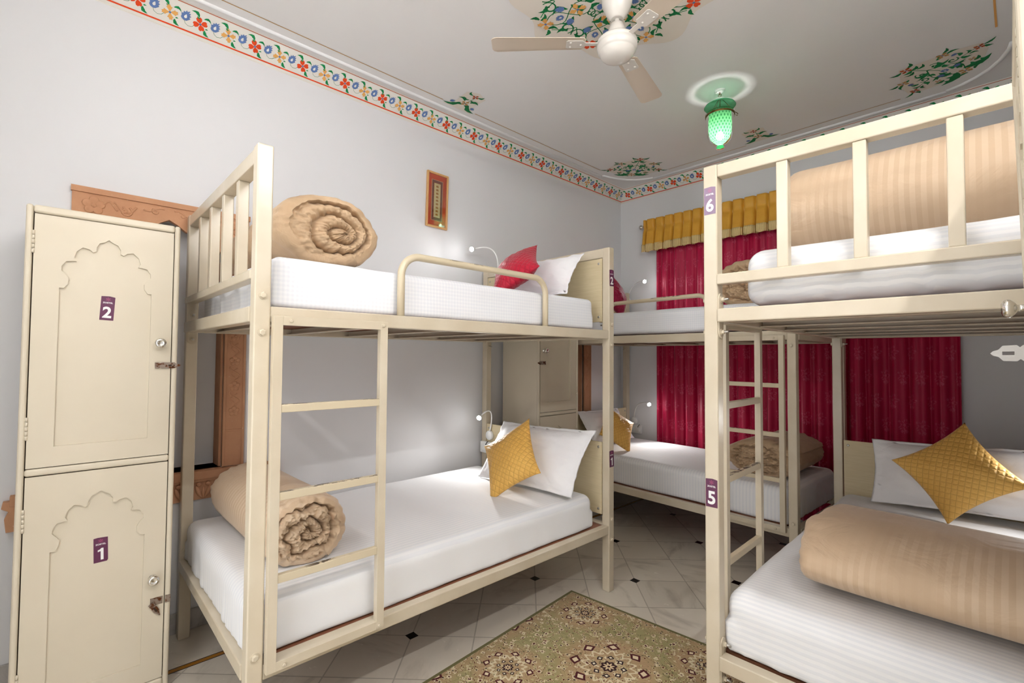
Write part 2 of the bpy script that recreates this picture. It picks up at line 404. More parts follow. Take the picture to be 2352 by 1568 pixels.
def text_geo(txt, size, bold=0.0):
    """2-D triangles of a string, centred on its middle, cap height = size"""
    cu = bpy.data.curves.new('t', 'FONT'); cu.body = txt; cu.size = 1; cu.offset = bold; cu.fill_mode = 'FRONT'; cu.resolution_u = 4
    o = bpy.data.objects.new('t', cu); COL.objects.link(o)
    dg = bpy.context.evaluated_depsgraph_get(); me = bpy.data.meshes.new_from_object(o.evaluated_get(dg))
    vs = [(v.co.x, v.co.y) for v in me.vertices]; fs = [tuple(p.vertices) for p in me.polygons]
    bpy.data.objects.remove(o); bpy.data.curves.remove(cu); bpy.data.meshes.remove(me)
    x0 = min(v[0] for v in vs); x1 = max(v[0] for v in vs); y0 = min(v[1] for v in vs); y1 = max(v[1] for v in vs)
    k = size/(y1-y0)
    return [((x-(x0+x1)/2)*k, (y-(y0+y1)/2)*k) for x, y in vs], fs, (x1-x0)*k

def sticker(mb, fn, num, w, h, tilt=0.0, peel=True):
    """number sticker; fn(a,b,d) maps sticker plane (a right, b up, d out). materials 0 purple 1 white 2 pink"""
    ct, st = cos(tilt), sin(tilt)
    g = lambda a, b, d: fn(a*ct-b*st, a*st+b*ct, d)
    top = [(-w/2, -h/2), (w/2, -h/2), (w/2, h/2*.93), (w*.1, h/2), (-w/2, h/2*.96)]
    if peel: top = [(-w/2, -h/2), (w*.42, -h/2), (w/2, -h*.44), (w/2, h/2*.95), (-w*.2, h/2), (-w/2, h/2*.97)]
    mb.prism(top, g, .0006, 0)
    if num == '1':
        mb.poly([g(a*h, b*h-h*.17, .0010) for a, b in [(-.005, -.235), (.085, -.235), (.085, .235), (.015, .235), (-.03, .185), (-.095, .165), (-.095, .095), (-.005, .115)]], 1)
    else:
        vs, fs, _ = text_geo(num, h*.47, .03)
        mb.add([g(x*.95, y-h*.17, .0010) for x, y in vs], fs, 1)
    vs, fs, wd = text_geo('ZOSTEL', h*.062, .03); k = min(1.35, w*.74/wd)
    mb.add([g(x*k, y+h*.225, .0010) for x, y in vs], fs, 1)
    # little six-armed emblem over the word
    for i in range(6):
        a = pi*i/3+pi/6; ca, sa = cos(a), sin(a)
        q = lambda r, t: g((r*ca-t*sa)*h, (r*sa+t*ca)*h+h*.365, .0010)
        mb.poly([q(.012, -.007), q(.075, -.007), q(.075, .003), q(.012, .003)], 2)
        mb.poly([q(.065, .003), q(.075, .003), q(.062, .022), q(.054, .018)], 2)

def hexbolt(mb, c, axis, r=.008, h=.006, mi=0):
    mb.lathe([(r*1.35, 0), (r*1.35, h*.25)], c, axis, 16, mi, False)
    mb.lathe([(r, h*.25 if h > 0 else h*.25), (r, h), (r*.7, h*1.15)], c, axis, 6, mi, False)

# ---------------------------------------------------------------- soft goods
def rounded_box(L, W, H, r, nx=40, ny=20, nz=6, amp=.004, seed=0, rb=None, puff=0.0, sag=0.0, fold=.006):
    """grid box centred in x,y with base at z=0, corners rounded by r (rb at the bottom)"""
    mb = MB(); idx = {}
    rb = r if rb is None else rb
    def put(u, v, w):
        key = (round(u, 5), round(v, 5), round(w, 5))
        if key in idx: return idx[key]
        x, y, z = u*L/2, v*W/2, (w+1)*H/2
        rr = r if w > 0 else rb
        px = max(min(x, L/2-rr), -L/2+rr); py = max(min(y, W/2-rr), -W/2+rr); pz = max(min(z, H-r), rb)
        d = Vector((x-px, y-py, z-pz))
        R = r if z > H/2 else rb
        if d.length > 1e-6: d = d.normalized()*(R if z > H/2 else R)
        # keep the side faces at full extent when only one axis is out of the core
        p = Vector((px, py, pz))+d
        nv = noise.noise_vector(Vector((x*3.1+seed, y*3.1, z*5.0)))+noise.noise_vector(Vector((x*9+seed, y*9, z*11)))*.35
        p += nv*amp
        if abs(u) > .985 and w < .75:
            p.x += (1 if u > 0 else -1)*fold*(noise.noise(Vector((y*16+seed*3, z*1.5, seed)))+.5*noise.noise(Vector((y*34+seed, z*2, 1))))*(.85-w)
        elif abs(v) > .985 and w < .75:
            p.y += (1 if v > 0 else -1)*fold*.35*noise.noise(Vector((x*11+seed*3, z*3, seed)))*(.85-w)
        if w > 0: p.z += puff*(1-u*u)*(1-v*v)-sag*(1-(u*u))*.0
        idx[key] = len(mb.v); mb.v.append(tuple(p)); return idx[key]
    def spaced(n, ext, rad):
        k = min(.45, rad/ext); a = []
        for i in range(5): a.append(-1+2*k*(i/4)**1.0)
        for i in range(1, n): a.append(-1+2*k+(2-4*k)*i/n)
        for i in range(5): a.append(1-2*k+2*k*(i/4))
        return a
    us, vs, ws = spaced(nx, L, r), spaced(ny, W, r), spaced(nz, H, r)
    def face(A, B, fn):
        for i in range(len(A)-1):
            for j in range(len(B)-1):
                q = [fn(A[i], B[j]), fn(A[i+1], B[j]), fn(A[i+1], B[j+1]), fn(A[i], B[j+1])]
                ids = [put(*p) for p in q]
                if len(set(ids)) == 4: mb.f.append(ids); mb.mi.append(0); mb.sm.append(True)
    for sgn in (-1, 1):
        face(us, vs, lambda a, b: (a, b, sgn)); face(us, ws, lambda a, b: (a, sgn, b)); face(vs, ws, lambda a, b: (sgn, a, b))
    return mb

def pillow_mesh(a, b, T, pinch=.10, flange=0.0, seed=0, n=36, wr=.006, bend=0.0, drop=0.0):
    """cushion lying in local x,y (half sizes a,b), thickness along z; uv = -1..1"""
    mb = MB()
    for side in (1, -1):
        P = []; U = []
        for i in range(n+1):
            row = []; ur = []
            for j in range(n+1):
                u = -cos(pi*i/n)*.35+(2*i/n-1)*.65; v = -cos(pi*j/n)*.35+(2*j/n-1)*.65
                u /= 1; v /= 1
                x = a*u*(1-pinch*(1-v*v)); y = b*v*(1-pinch*(1-u*u))
                fu = min(1, abs(u)/(1-flange)); fv = min(1, abs(v)/(1-flange))
                t = T*((1-fu**2.4)**.62)*((1-fv**2.4)**.62) if fu < 1 and fv < 1 else 0
                t = max(t, .0018 if 0 < flange else 0) if not (i in (0, n) or j in (0, n)) else 0
                q = Vector((u*2.3+seed, v*2.3, side*.7))
                nz = noise.noise(q)*wr*1.6+noise.noise(q*3.1)*wr*.7+(abs(noise.noise(Vector((u*3.3+seed+v*2, v*1.3-u, 9))))-.2)*wr*1.2
                edge = max(abs(u), abs(v))
                # gathers radiating from the corners
                cr = noise.noise(Vector((atan2(v, u)*7+seed, edge*1.5, 0)))*wr*1.5*edge**3*(1-edge)
                z = side*t+(nz*(1-edge**4)+cr)*side
                z += bend*(u*u-.4)*a+drop*(v*v)*b
                if flange and (fu >= 1 or fv >= 1): z += noise.noise(Vector((u*6+seed, v*6, 3)))*.008
                row.append((x, y, z)); ur.append((u, v))
            P.append(row); U.append(ur)
        mb.grid(P, 0, True, U, side > 0)
    return mb

def roll_mesh(L, Ry, Rz, turns, seed=0, a0=0.0, flat=.9, wr=1.0, crease=.045, warp=.16, na=22, off=(0, 0), bulge=.02):
    """rolled quilt, axis along local x, centre at origin; the coil shows as puffy ridges at both ends"""
    mb = MB(); NT, NR = 150, 54
    def prof(th, x):
        """outer radius factor"""
        q = ((th-a0)/(2*pi)) % 1.0
        step = .055*(1-q)                                   # the free edge lies over the coil
        n1 = noise.noise(Vector((cos(th)*1.2+seed, sin(th)*1.2, x*1.6)))*.045
        n2 = noise.noise(Vector((cos(th)*4+seed, sin(th)*4, x*2.2+3)))*.014*wr
        return 1+step-.03+n1+n2
    def out(y, z):
        zb = -Rz*flat
        if z < zb: z = zb+(z-zb)*.10
        return y, z
    ths = [a0+2*pi*k/NT for k in range(NT+1)]
    edge = .045
    # body with rounded shoulders
    xs = [-L/2+edge*(1-cos(pi/2*i/4)) for i in range(5)]+[-L/2+edge+(L-2*edge)*i/na for i in range(1, na)]+[L/2-edge*(1-cos(pi/2*i/4)) for i in range(4, -1, -1)]
    def shoulder(x):
        d = min(x+L/2, L/2-x)
        return 1.0 if d >= edge else 1-.20*(1-sqrt(max(0, 1-(1-d/edge)**2)))
    def rim(sg, th):
        e = 1.0
        return sg*(noise.noise(Vector((cos(th)*1.4+seed*2, sin(th)*1.4, sg)))*.022+noise.noise(Vector((cos(th)*5+seed, sin(th)*5, sg*3)))*.007*wr)
    P = []
    for th in ths:
        row = []
        for x in xs:
            f = prof(th, x)*shoulder(x); y, z = f*cos(th)*Ry, f*sin(th)*Rz
            w = max(0, 1-min(x+L/2, L/2-x)/.14); sg = -1 if x < 0 else 1
            g = noise.noise(Vector((th*6.5+seed, w*1.2, sg)))*.008*wr*w
            y += g*cos(th); z += g*sin(th); y, z = out(y, z)
            row.append((x+rim(sg, th)*w, y, z))
        P.append(row)
    mb.grid(P, 0, True)
    # coiled ends
    for sg in (-1, 1):
        P = []
        for th in ths:
            row = []
            for k in range(NR+1):
                r = 1-k/NR
                f = prof(th, sg*L/2)*.80
                cy_, cz_ = off[0]*(1-r)*Ry, off[1]*(1-r)*Rz
                wv = warp*noise.noise(Vector((cos(th)*r*2.2+seed, sin(th)*r*2.2, sg*2+7)))+warp*.5*noise.noise(Vector((cos(th)*r*6+seed, sin(th)*r*6, sg*2+1)))
                p = r*turns-sg*(th-a0)/(2*pi)*1.0+wv*turns*.6
                fr = p % 1.0; ridge = max(0.0, 1-(2*fr-1)**2)**.45
                w = noise.noise(Vector((th*7.0+seed, r*turns*1.3, sg)))*.010*wr+noise.noise(Vector((cos(th)*r*16+seed, sin(th)*r*16, sg*4)))*.008*wr
                dome = bulge*(1-r*r)
                fade = 1-max(0, (r-.93)/.07)
                x = sg*(L/2+dome+((ridge-1)*crease+w*ridge)*fade)+rim(sg, th)*r**2
                g = noise.noise(Vector((th*6.5+seed, 1.2, sg)))*.008*wr*r
                y, z = f*r*cos(th)*Ry+cy_+g*cos(th), f*r*sin(th)*Rz+cz_+g*sin(th)
                y, z = out(y, z); row.append((x, y, z))
            P.append(row)
        mb.grid(P, 0, True)
    return mb

def place(o, origin, ex, ey):
    """orient o so its local x,y follow ex,ey (world)"""
    ex = Vector(ex).normalized(); ey = Vector(ey); ez = ex.cross(ey).normalized(); ey = ez.cross(ex).normalized()
    m = Matrix((ex, ey, ez)).transposed().to_4x4(); m.translation = Vector(origin); o.matrix_world = m
    return o

# ---------------------------------------------------------------- painted ornament
def leaf(p0, p1, w, curl=.3, n=7):
    dx, dy = p1[0]-p0[0], p1[1]-p0[1]; L = []; R = []
    for i in range(n+1):
        t = i/n; c = curl*sin(pi*t); ww = w*sin(pi*t**.75)*(1-.25*t)
        if i in (2, 4): ww *= .8
        x = p0[0]+dx*t-dy*c; y = p0[1]+dy*t+dx*c
        L.append((x-dy*ww, y+dx*ww)); R.append((x+dy*ww, y-dx*ww))
    return L+R[::-1][1:-1]
def flower(c, r, kind, rot=0.0):
    """list of (pts, key)"""
    out = []
    np_ = 4
    for k in range(np_):
        a = rot+2*pi*k/np_; pts = []
        if kind == 'red': sh = [(.16,-.10),(.45,-.36),(.80,-.40),(1.0,-.2),(.90,0),(1.0,.2),(.80,.40),(.45,.36),(.16,.10)]
        else: sh = [(.16,-.08),(.5,-.26),(.72,-.42),(.78,-.22),(1.08,-.12),(1.0,.02),(1.08,.22),(.78,.24),(.70,.42),(.5,.26),(.16,.08)]
        for (q, t) in sh: pts.append((c[0]+r*(q*cos(a)-t*sin(a)), c[1]+r*(q*sin(a)+t*cos(a))))
        out.append((pts, 'p_red' if kind == 'red' else kind))
    out.append(([(c[0]+r*.17*cos(t*pi/4), c[1]+r*.17*sin(t*pi/4)) for t in range(8)], 'p_blue'))
    return out
def tulip(c, r, rot=0.0, hole=True):
    sh = [(0,-.95),(.42,-.82),(.68,-.45),(.86,-.2),(.62,-.02),(.84,.3),(.52,.36),(.62,.78),(.3,.62),(.36,1.15),(.02,.75),(-.2,.95),(-.26,.55),(-.56,.6),(-.5,.2),(-.78,.1),(-.6,-.3),(-.62,-.6),(-.38,-.85)]
    tr = lambda q: (c[0]+r*(q[0]*cos(rot)-q[1]*sin(rot)), c[1]+r*(q[0]*sin(rot)+q[1]*cos(rot)))
    out = [([tr(q) for q in sh], 'p_blue')]
    if hole: out.append(([tr(q) for q in [(.0,-.5),(.2,-.42),(.28,-.18),(.16,.08),(.04,.3),(-.12,.05),(-.22,-.22),(-.14,-.42)]], 'p_white'))
    return out
def spiral(c, r, turns, rot, hand=1, n=22, tail=1.5):
    return [(c[0]+r*(.12+.88*(i/n)**.9)*cos(rot+hand*2*pi*turns*(1-i/n)), c[1]+r*(.12+.88*(i/n)**.9)*sin(rot+hand*2*pi*turns*(1-i/n))) for i in range(n+1)]
PK = ['p_red', 'p_orange', 'p_blue', 'p_green', 'p_dkgreen', 'p_rust', 'p_white', 'p_tan', 'patch']
class Paint:
    """collects flat painted shapes in 2-D, written into a mesh through fn(a,b,lift)"""
    def __init__(s, mb, fn, keys): s.mb = mb; s.fn = fn; s.k = keys; s.l = 0
    def shapes(s, L, lift=0.0):
        for i, (pts, key) in enumerate(L):
            s.l += 1; z = .0010+lift+(s.l % 40)*.00002+(.0008 if key in ('p_white', 'p_blue') else 0)+(.0008 if key == 'p_white' else 0)
            s.mb.poly([s.fn(a, b, z) for a, b in pts], s.k.index(key))
    def line(s, pts, w, key, lift=0.0):
        s.mb.strip(pts, w, lambda a, b: s.fn(a, b, .0009+lift), s.k.index(key))
    def disc(s, pts, key): s.mb.poly([s.fn(a, b, .0005) for a, b in pts], s.k.index(key))
# ================================================================ scene
W, YB, YF, H = 3.34, 3.90, -1.03, 3.15
build_materials()

# ---- shell
mb = MB(); mb.box(-.2, W+.1, YF-.1, YB+.1, -.1, 0); structure(mb, 'floor', 'floor')
def wall_with_niches():
    mb = MB()
    holes = [(-.33, .186, .80, 2.08), (2.73, 3.262, .80, 2.08)]
    ys = [YF-.1]
    for (a, b, c, d) in holes: ys += [a, b]
    ys.append(YB+.1)
    for i in range(0, len(ys), 2): mb.box(-.2, 0, ys[i], ys[i+1], 0, H)
    for (a, b, c, d) in holes:
        mb.box(-.2, 0, a, b, 0, c); mb.box(-.2, 0, a, b, d, H); mb.box(-.2, -.13, a, b, c, d)
    return mb
structure(wall_with_niches(), 'wall_left', 'wall')
mb = MB(); mb.box(0, W, YB, YB+.1, 0, H); structure(mb, 'wall_back', 'wall')
mb = MB(); mb.box(W, W+.1, YF-.1, YB+.1, 0, H); structure(mb, 'wall_right', 'wall')
mb = MB()
for b in ((0, DX0, 0, H), (DX1, W, 0, H), (DX0, DX1, 2.15, H)): mb.box(b[0], b[1], YF-.1, YF, b[2], b[3])
structure(mb, 'wall_front', 'wall')                      # unseen doorway added behind the viewer so world light fills the room
mb = MB()
for b in ((DX0-.06, DX0, 0, 2.21), (DX1, DX1+.06, 0, 2.21), (DX0, DX1, 2.15, 2.21)): mb.box(b[0], b[1], YF-.11, YF+.015, b[2], b[3])
structure(mb, 'trim_5', 'cream', bevel=.003)  # frame of the added doorway
for nm, b in (('baseboard_left', (0, .012, YF, YB, 0, .10)), ('baseboard_back', (.012, W-.012, YB-.012, YB, 0, .10)),
              ('baseboard_right', (W-.012, W, YF, YB, 0, .10))):
    mb = MB(); mb.box(*b); structure(mb, nm, 'skirt', bevel=.002)

# ---- cornice with the painted flower band
CK = ['cove', 'mould']+PK
AL = atan2(.105, .11)
def band_unit(k, s0):
    """one flower and one tulip, about .129 long"""
    c = (s0, .074); L = []; kind = 'red' if k % 2 == 0 else 'p_orange'
    L += flower(c, .032, kind, .35 if kind == 'red' else .2)
    L += [(leaf((s0-.006, .105), (s0-.044, .122), .22, -.25), 'p_green'), (leaf((s0+.012, .104), (s0+.046, .094), .2, .3), 'p_green'),
          (leaf((s0-.004, .098), (s0-.018, .108), .25, .1), 'p_green'), (leaf((s0+.020, .052), (s0+.044, .026), .26, -.2), 'p_green'),
          (leaf((s0+.024, .058), (s0+.037, .060), .3, .1), 'p_green')]
    L += tulip((s0+.0645, .088), .026, -.25)
    return L
def cornice(name, L, fn, anchor):
    """fn(s,b,l): s along the wall, b up the cove, l out of it"""
    mb = MB()
    prof = [(-.012, .0), (-.012, .006), (0, .006), (0, 0), (.152, 0)]
    P = [[fn(0, b, l) for b, l in ((-.016, -.008), (-.016, .004), (0, .004), (0, 0), (.152, 0), (.158, -.006))],
         [fn(L, b, l) for b, l in ((-.016, -.008), (-.016, .004), (0, .004), (0, 0), (.152, 0), (.158, -.006))]]
    mb.grid(P, 0, False)
    pt = Paint(mb, fn, CK)
    pt.line([(0, .018), (L, .018)], .0075, 'p_red'); pt.line([(0, .143), (L, .143)], .0035, 'p_rust')
    k0 = -int(anchor/.1288)
    k = k0
    while anchor+k*.1288 < L-.1:
        s0 = anchor+k*.1288
        if s0 > .03:
            pt.shapes(band_unit(k, s0))
            vine = [(s0+.060, .068), (s0+.066, .052), (s0+.080, .044), (s0+.096, .048), (s0+.106, .060)]
            pt.line(vine, .0016, 'p_dkgreen')
        k += 1
    return structure(mb, name, CK, fix=False)
Z0 = 3.045
cornice('trim_1', YB-YF, lambda s, b, l: (b*cos(AL)+l*sin(AL), YF+s, Z0+b*sin(AL)-l*cos(AL)), 1.575-YF-.2576*10)
cornice('trim_2', W, lambda s, b, l: (s, YB-b*cos(AL)-l*sin(AL), Z0+b*sin(AL)-l*cos(AL)), .122)
cornice('trim_3', YB-YF, lambda s, b, l: (W-b*cos(AL)-l*sin(AL), YB-s, Z0+b*sin(AL)-l*cos(AL)), .12)

# ---- ceiling with its murals
mb = MB(); mb.box(0, W, YF, YB, H, H+.1, 0)
KEYS = ['ceil', 'mould']+PK
pt = Paint(mb, lambda a, b, l: (a, b, H-.0004-l), KEYS)
FX, FY = 1.629, 1.448
# medallion round the fan
pts = []
for i in range(96):
    t = 2*pi*i/96; r = .487+.04*cos(8*t+.4)
    pts.append((FX+r*cos(t), FY+r*sin(t)))
pt.disc(pts, 'patch')
def polar(r, t): return (FX+r*cos(t), FY+r*sin(t))
for k in range(8):
    t = 2*pi*k/8+.2; S = []
    S += flower(polar(.21, t), .042, 'p_orange', t); S += flower(polar(.40, t), .040, 'red' if k % 2 else 'p_orange', t+.4)
    S += tulip(polar(.29, t+.19), .026, t-pi/2+.5, False); S += tulip(polar(.29, t-.19), .026, t-pi/2-.5, False)
    S += tulip(polar(.315, t), .024, t-pi/2); S += tulip(polar(.12, t+.39), .022, t-pi/2, False)
    for d in (-1, 1):
        S += [(leaf(polar(.41, t+d*.11), polar(.455, t+d*.17), .25, .2*d), 'p_dkgreen'), (leaf(polar(.41, t+d*.09), polar(.37, t+d*.2), .22, .25*d), 'p_dkgreen'),
              (leaf(polar(.23, t+d*.22), polar(.17, t+d*.1), .26, .3*d), 'p_dkgreen'), (leaf(polar(.25, t+d*.12), polar(.34, t+d*.1), .2, .35*d), 'p_dkgreen'),
              (leaf(polar(.345, t+d*.33), polar(.40, t+d*.24), .24, -.3*d), 'p_dkgreen'), (leaf(polar(.10, t+d*.2), polar(.16, t+d*.3), .24, -.3*d), 'p_dkgreen')]
        sp = spiral(polar(.335, t+d*.27), .042, 1.15, t+d*1.2, d)
        pt.line(sp, [.011-.007*abs(i/22-.3) for i in range(23)], 'p_dkgreen')
        sp = spiral(polar(.175, t+d*.31), .030, 1.05, t+pi+d*1.2, -d)
        pt.line(sp, [.008-.005*abs(i/22-.3) for i in range(23)], 'p_dkgreen')
        pt.line([polar(.13+.025*i, t+d*(.30-.02*i)*sin(i*.55+.2)) for i in range(11)], .005, 'p_dkgreen')
        pt.line([polar(.30+.02*i, t+d*(.39-.05*i)) for i in range(6)], .005, 'p_green')
    pt.shapes(S)
# corner sprays and the small mid-wall sprays; d points into the room, t along the corner
def corner(o, d, t):
    f = lambda p: (o[0]+d[0]*p[0]+t[0]*p[1], o[1]+d[1]*p[0]+t[1]*p[1])
    pt.disc([f(p) for p in ((.17, 0), (.2, .12), (.27, .22), (.34, .26), (.44, .19), (.52, .09), (.6, 0), (.52, -.09), (.44, -.19), (.34, -.26), (.27, -.22), (.2, -.12))], 'patch')
    S = []
    def lf(a, b, w=.22, c=.2, k='p_dkgreen'): S.append((leaf(f(a), f(b), w, c), k))
    def fl(p, r, k): S.extend(flower(f(p), r, k, .5))
    fl((.555, 0), .030, 'p_rust'); fl((.46, .145), .030, 'p_tan'); fl((.46, -.145), .030, 'p_tan'); fl((.325, .225), .026, 'p_rust'); fl((.325, -.225), .026, 'p_rust'); fl((.20, 0), .034, 'p_tan')
    for s in (-1, 1):
        lf((.565, .02*s), (.60, .075*s), .2, .25*s); lf((.50, .01*s), (.515, .07*s), .2, .3*s); lf((.475, .165*s), (.50, .215*s), .2, .2*s); lf((.45, .16*s), (.42, .21*s), .2, -.2*s)
        lf((.32, .245*s), (.318, .315*s), .14, .12*s); lf((.31, .24*s), (.27, .25*s), .3, .2*s); lf((.335, .165*s), (.37, .19*s), .25, .3*s); lf((.325, .16*s), (.29, .185*s), .25, -.3*s)
        lf((.235, .02*s), (.205, .17*s), .2, .18*s); lf((.25, .03*s), (.30, .12*s), .22, -.3*s); lf((.27, .02*s), (.31, .07*s), .24, .3*s); lf((.24, .10*s), (.265, .15*s), .25, .2*s)
        lf((.165, .02*s), (.175, .075*s), .2, -.2*s); lf((.43, .05*s), (.40, .12*s), .18, .3*s); lf((.30, .03*s), (.285, .10*s), .2, -.2*s)
        S.extend(tulip(f((.30, .055*s)), .020, .6*s, False))
        for c, r, rot in (((.425, .05*s), .030, 0), ((.365, .10*s), .028, 1.5)):
            sp = spiral(f(c), r, 1.1, rot*s+atan2(d[1], d[0]), s)
            pt.line(sp, [.011-.007*abs(i/22-.3) for i in range(23)], 'p_dkgreen')
        pt.line([f((.33+.002*i, (.25-.02*i)*s)) for i in range(8)], .004, 'p_green')
        for (p_, q_) in (((.40, .02), (.44, .085)), ((.385, .06), (.335, .05)), ((.36, .145), (.40, .165)), ((.345, .13), (.30, .155)), ((.29, .02), (.335, .03)), ((.215, .05), (.25, .085)), ((.455, .10), (.48, .135)), ((.52, .0), (.535, .05)), ((.225, .12), (.19, .135))):
            lf((p_[0], p_[1]*s), (q_[0], q_[1]*s), .3, .22*s, 'p_green')
        pt.line([f((.22+.03*i, (.02+.055*sin(i*.5))*s)) for i in range(8)], .006, 'p_dkgreen')
        S.extend(tulip(f((.405, .155*s)), .016, .9*s, False)); fl((.265, .115*s), .018, 'p_tan')
    S.extend(tulip(f((.325, 0)), .022, atan2(d[1], d[0])-pi/2))
    pt.line([f((.35+.02*i, 0)) for i in range(10)], .005, 'p_green')
    pt.shapes(S)
r2 = sqrt(.5)
corner((.245, 3.645), (r2, -r2), (r2, r2)); corner((2.87, 3.645), (-r2, -r2), (r2, -r2))
corner((.245, -.75), (r2, r2), (-r2, r2))
def midspray(o, d, t):
    f = lambda p: (o[0]+d[0]*p[0]+t[0]*p[1], o[1]+d[1]*p[0]+t[1]*p[1])
    pt.disc([f(p) for p in ((-.02, .12), (.06, .07), (.2, .08), (.24, 0), (.2, -.08), (.06, -.07), (-.02, -.12))], 'patch')
    S = []
    def lf(a, b, w=.22, c=.2, k='p_dkgreen'): S.append((leaf(f(a), f(b), w, c), k))
    S.extend(flower(f((.075, 0)), .030, 'p_tan', .4)); S.extend(flower(f((.185, .005)), .024, 'p_rust', .2))
    for s in (-1, 1):
        lf((.07, .03*s), (.0, .135*s), .17, .22*s); lf((.10, .02*s), (.115, .085*s), .25, -.3*s); lf((.19, .02*s), (.225, .055*s), .22, .3*s); lf((.13, .005*s), (.145, .06*s), .2, .3*s)
        lf((.05, .01*s), (.02, .06*s), .25, -.2*s); S.extend(tulip(f((.045, .085*s)), .018, .5*s, False))
    pt.line([f((.05+.02*i, .002*i)) for i in range(7)], .004, 'p_green'); pt.shapes(S)
midspray((.235, 1.55), (1, 0), (0, 1)); midspray((1.53, 3.60), (0, -1), (1, 0)); midspray((2.88, 1.35), (-1, 0), (0, 1))
for a, b, w_ in (((.245, -.43), (.245, 1.412), .006), ((.245, 1.69), (.245, 3.20), .006), ((.70, 3.635), (1.40, 3.635), .006), ((1.66, 3.635), (2.40, 3.635), .006), ((2.87, 3.10), (2.87, 1.5), .009), ((2.87, 1.2), (2.87, -.75), .009)):
    pt.line([a, b], w_, 'p_tan' if a[0] < 2 else 'p_orange')
# raised white moulding, stepping round the corner sprays
def ridge(pts): mb.tube([(x, y, H) for x, y in pts], .012, 8, 1)
MX = .245+2.87
arc = [(.187, 3.322), (.20, 3.40), (.235, 3.50), (.285, 3.585), (.35, 3.65), (.42, 3.695), (.49, 3.72)]
for mir in (False, True):
    mm_ = lambda p: ((MX-p[0]), p[1]) if mir else p
    ridge([mm_(p) for p in ((.165, YF+.3), (.165, 1.0), (.165, 3.32), (.145, 3.322))]); ridge([mm_(p) for p in arc])
ridge([(.49, 3.735), (1.55, 3.735), (MX-.49, 3.735)])
structure(mb, 'ceiling', KEYS, fix=False)

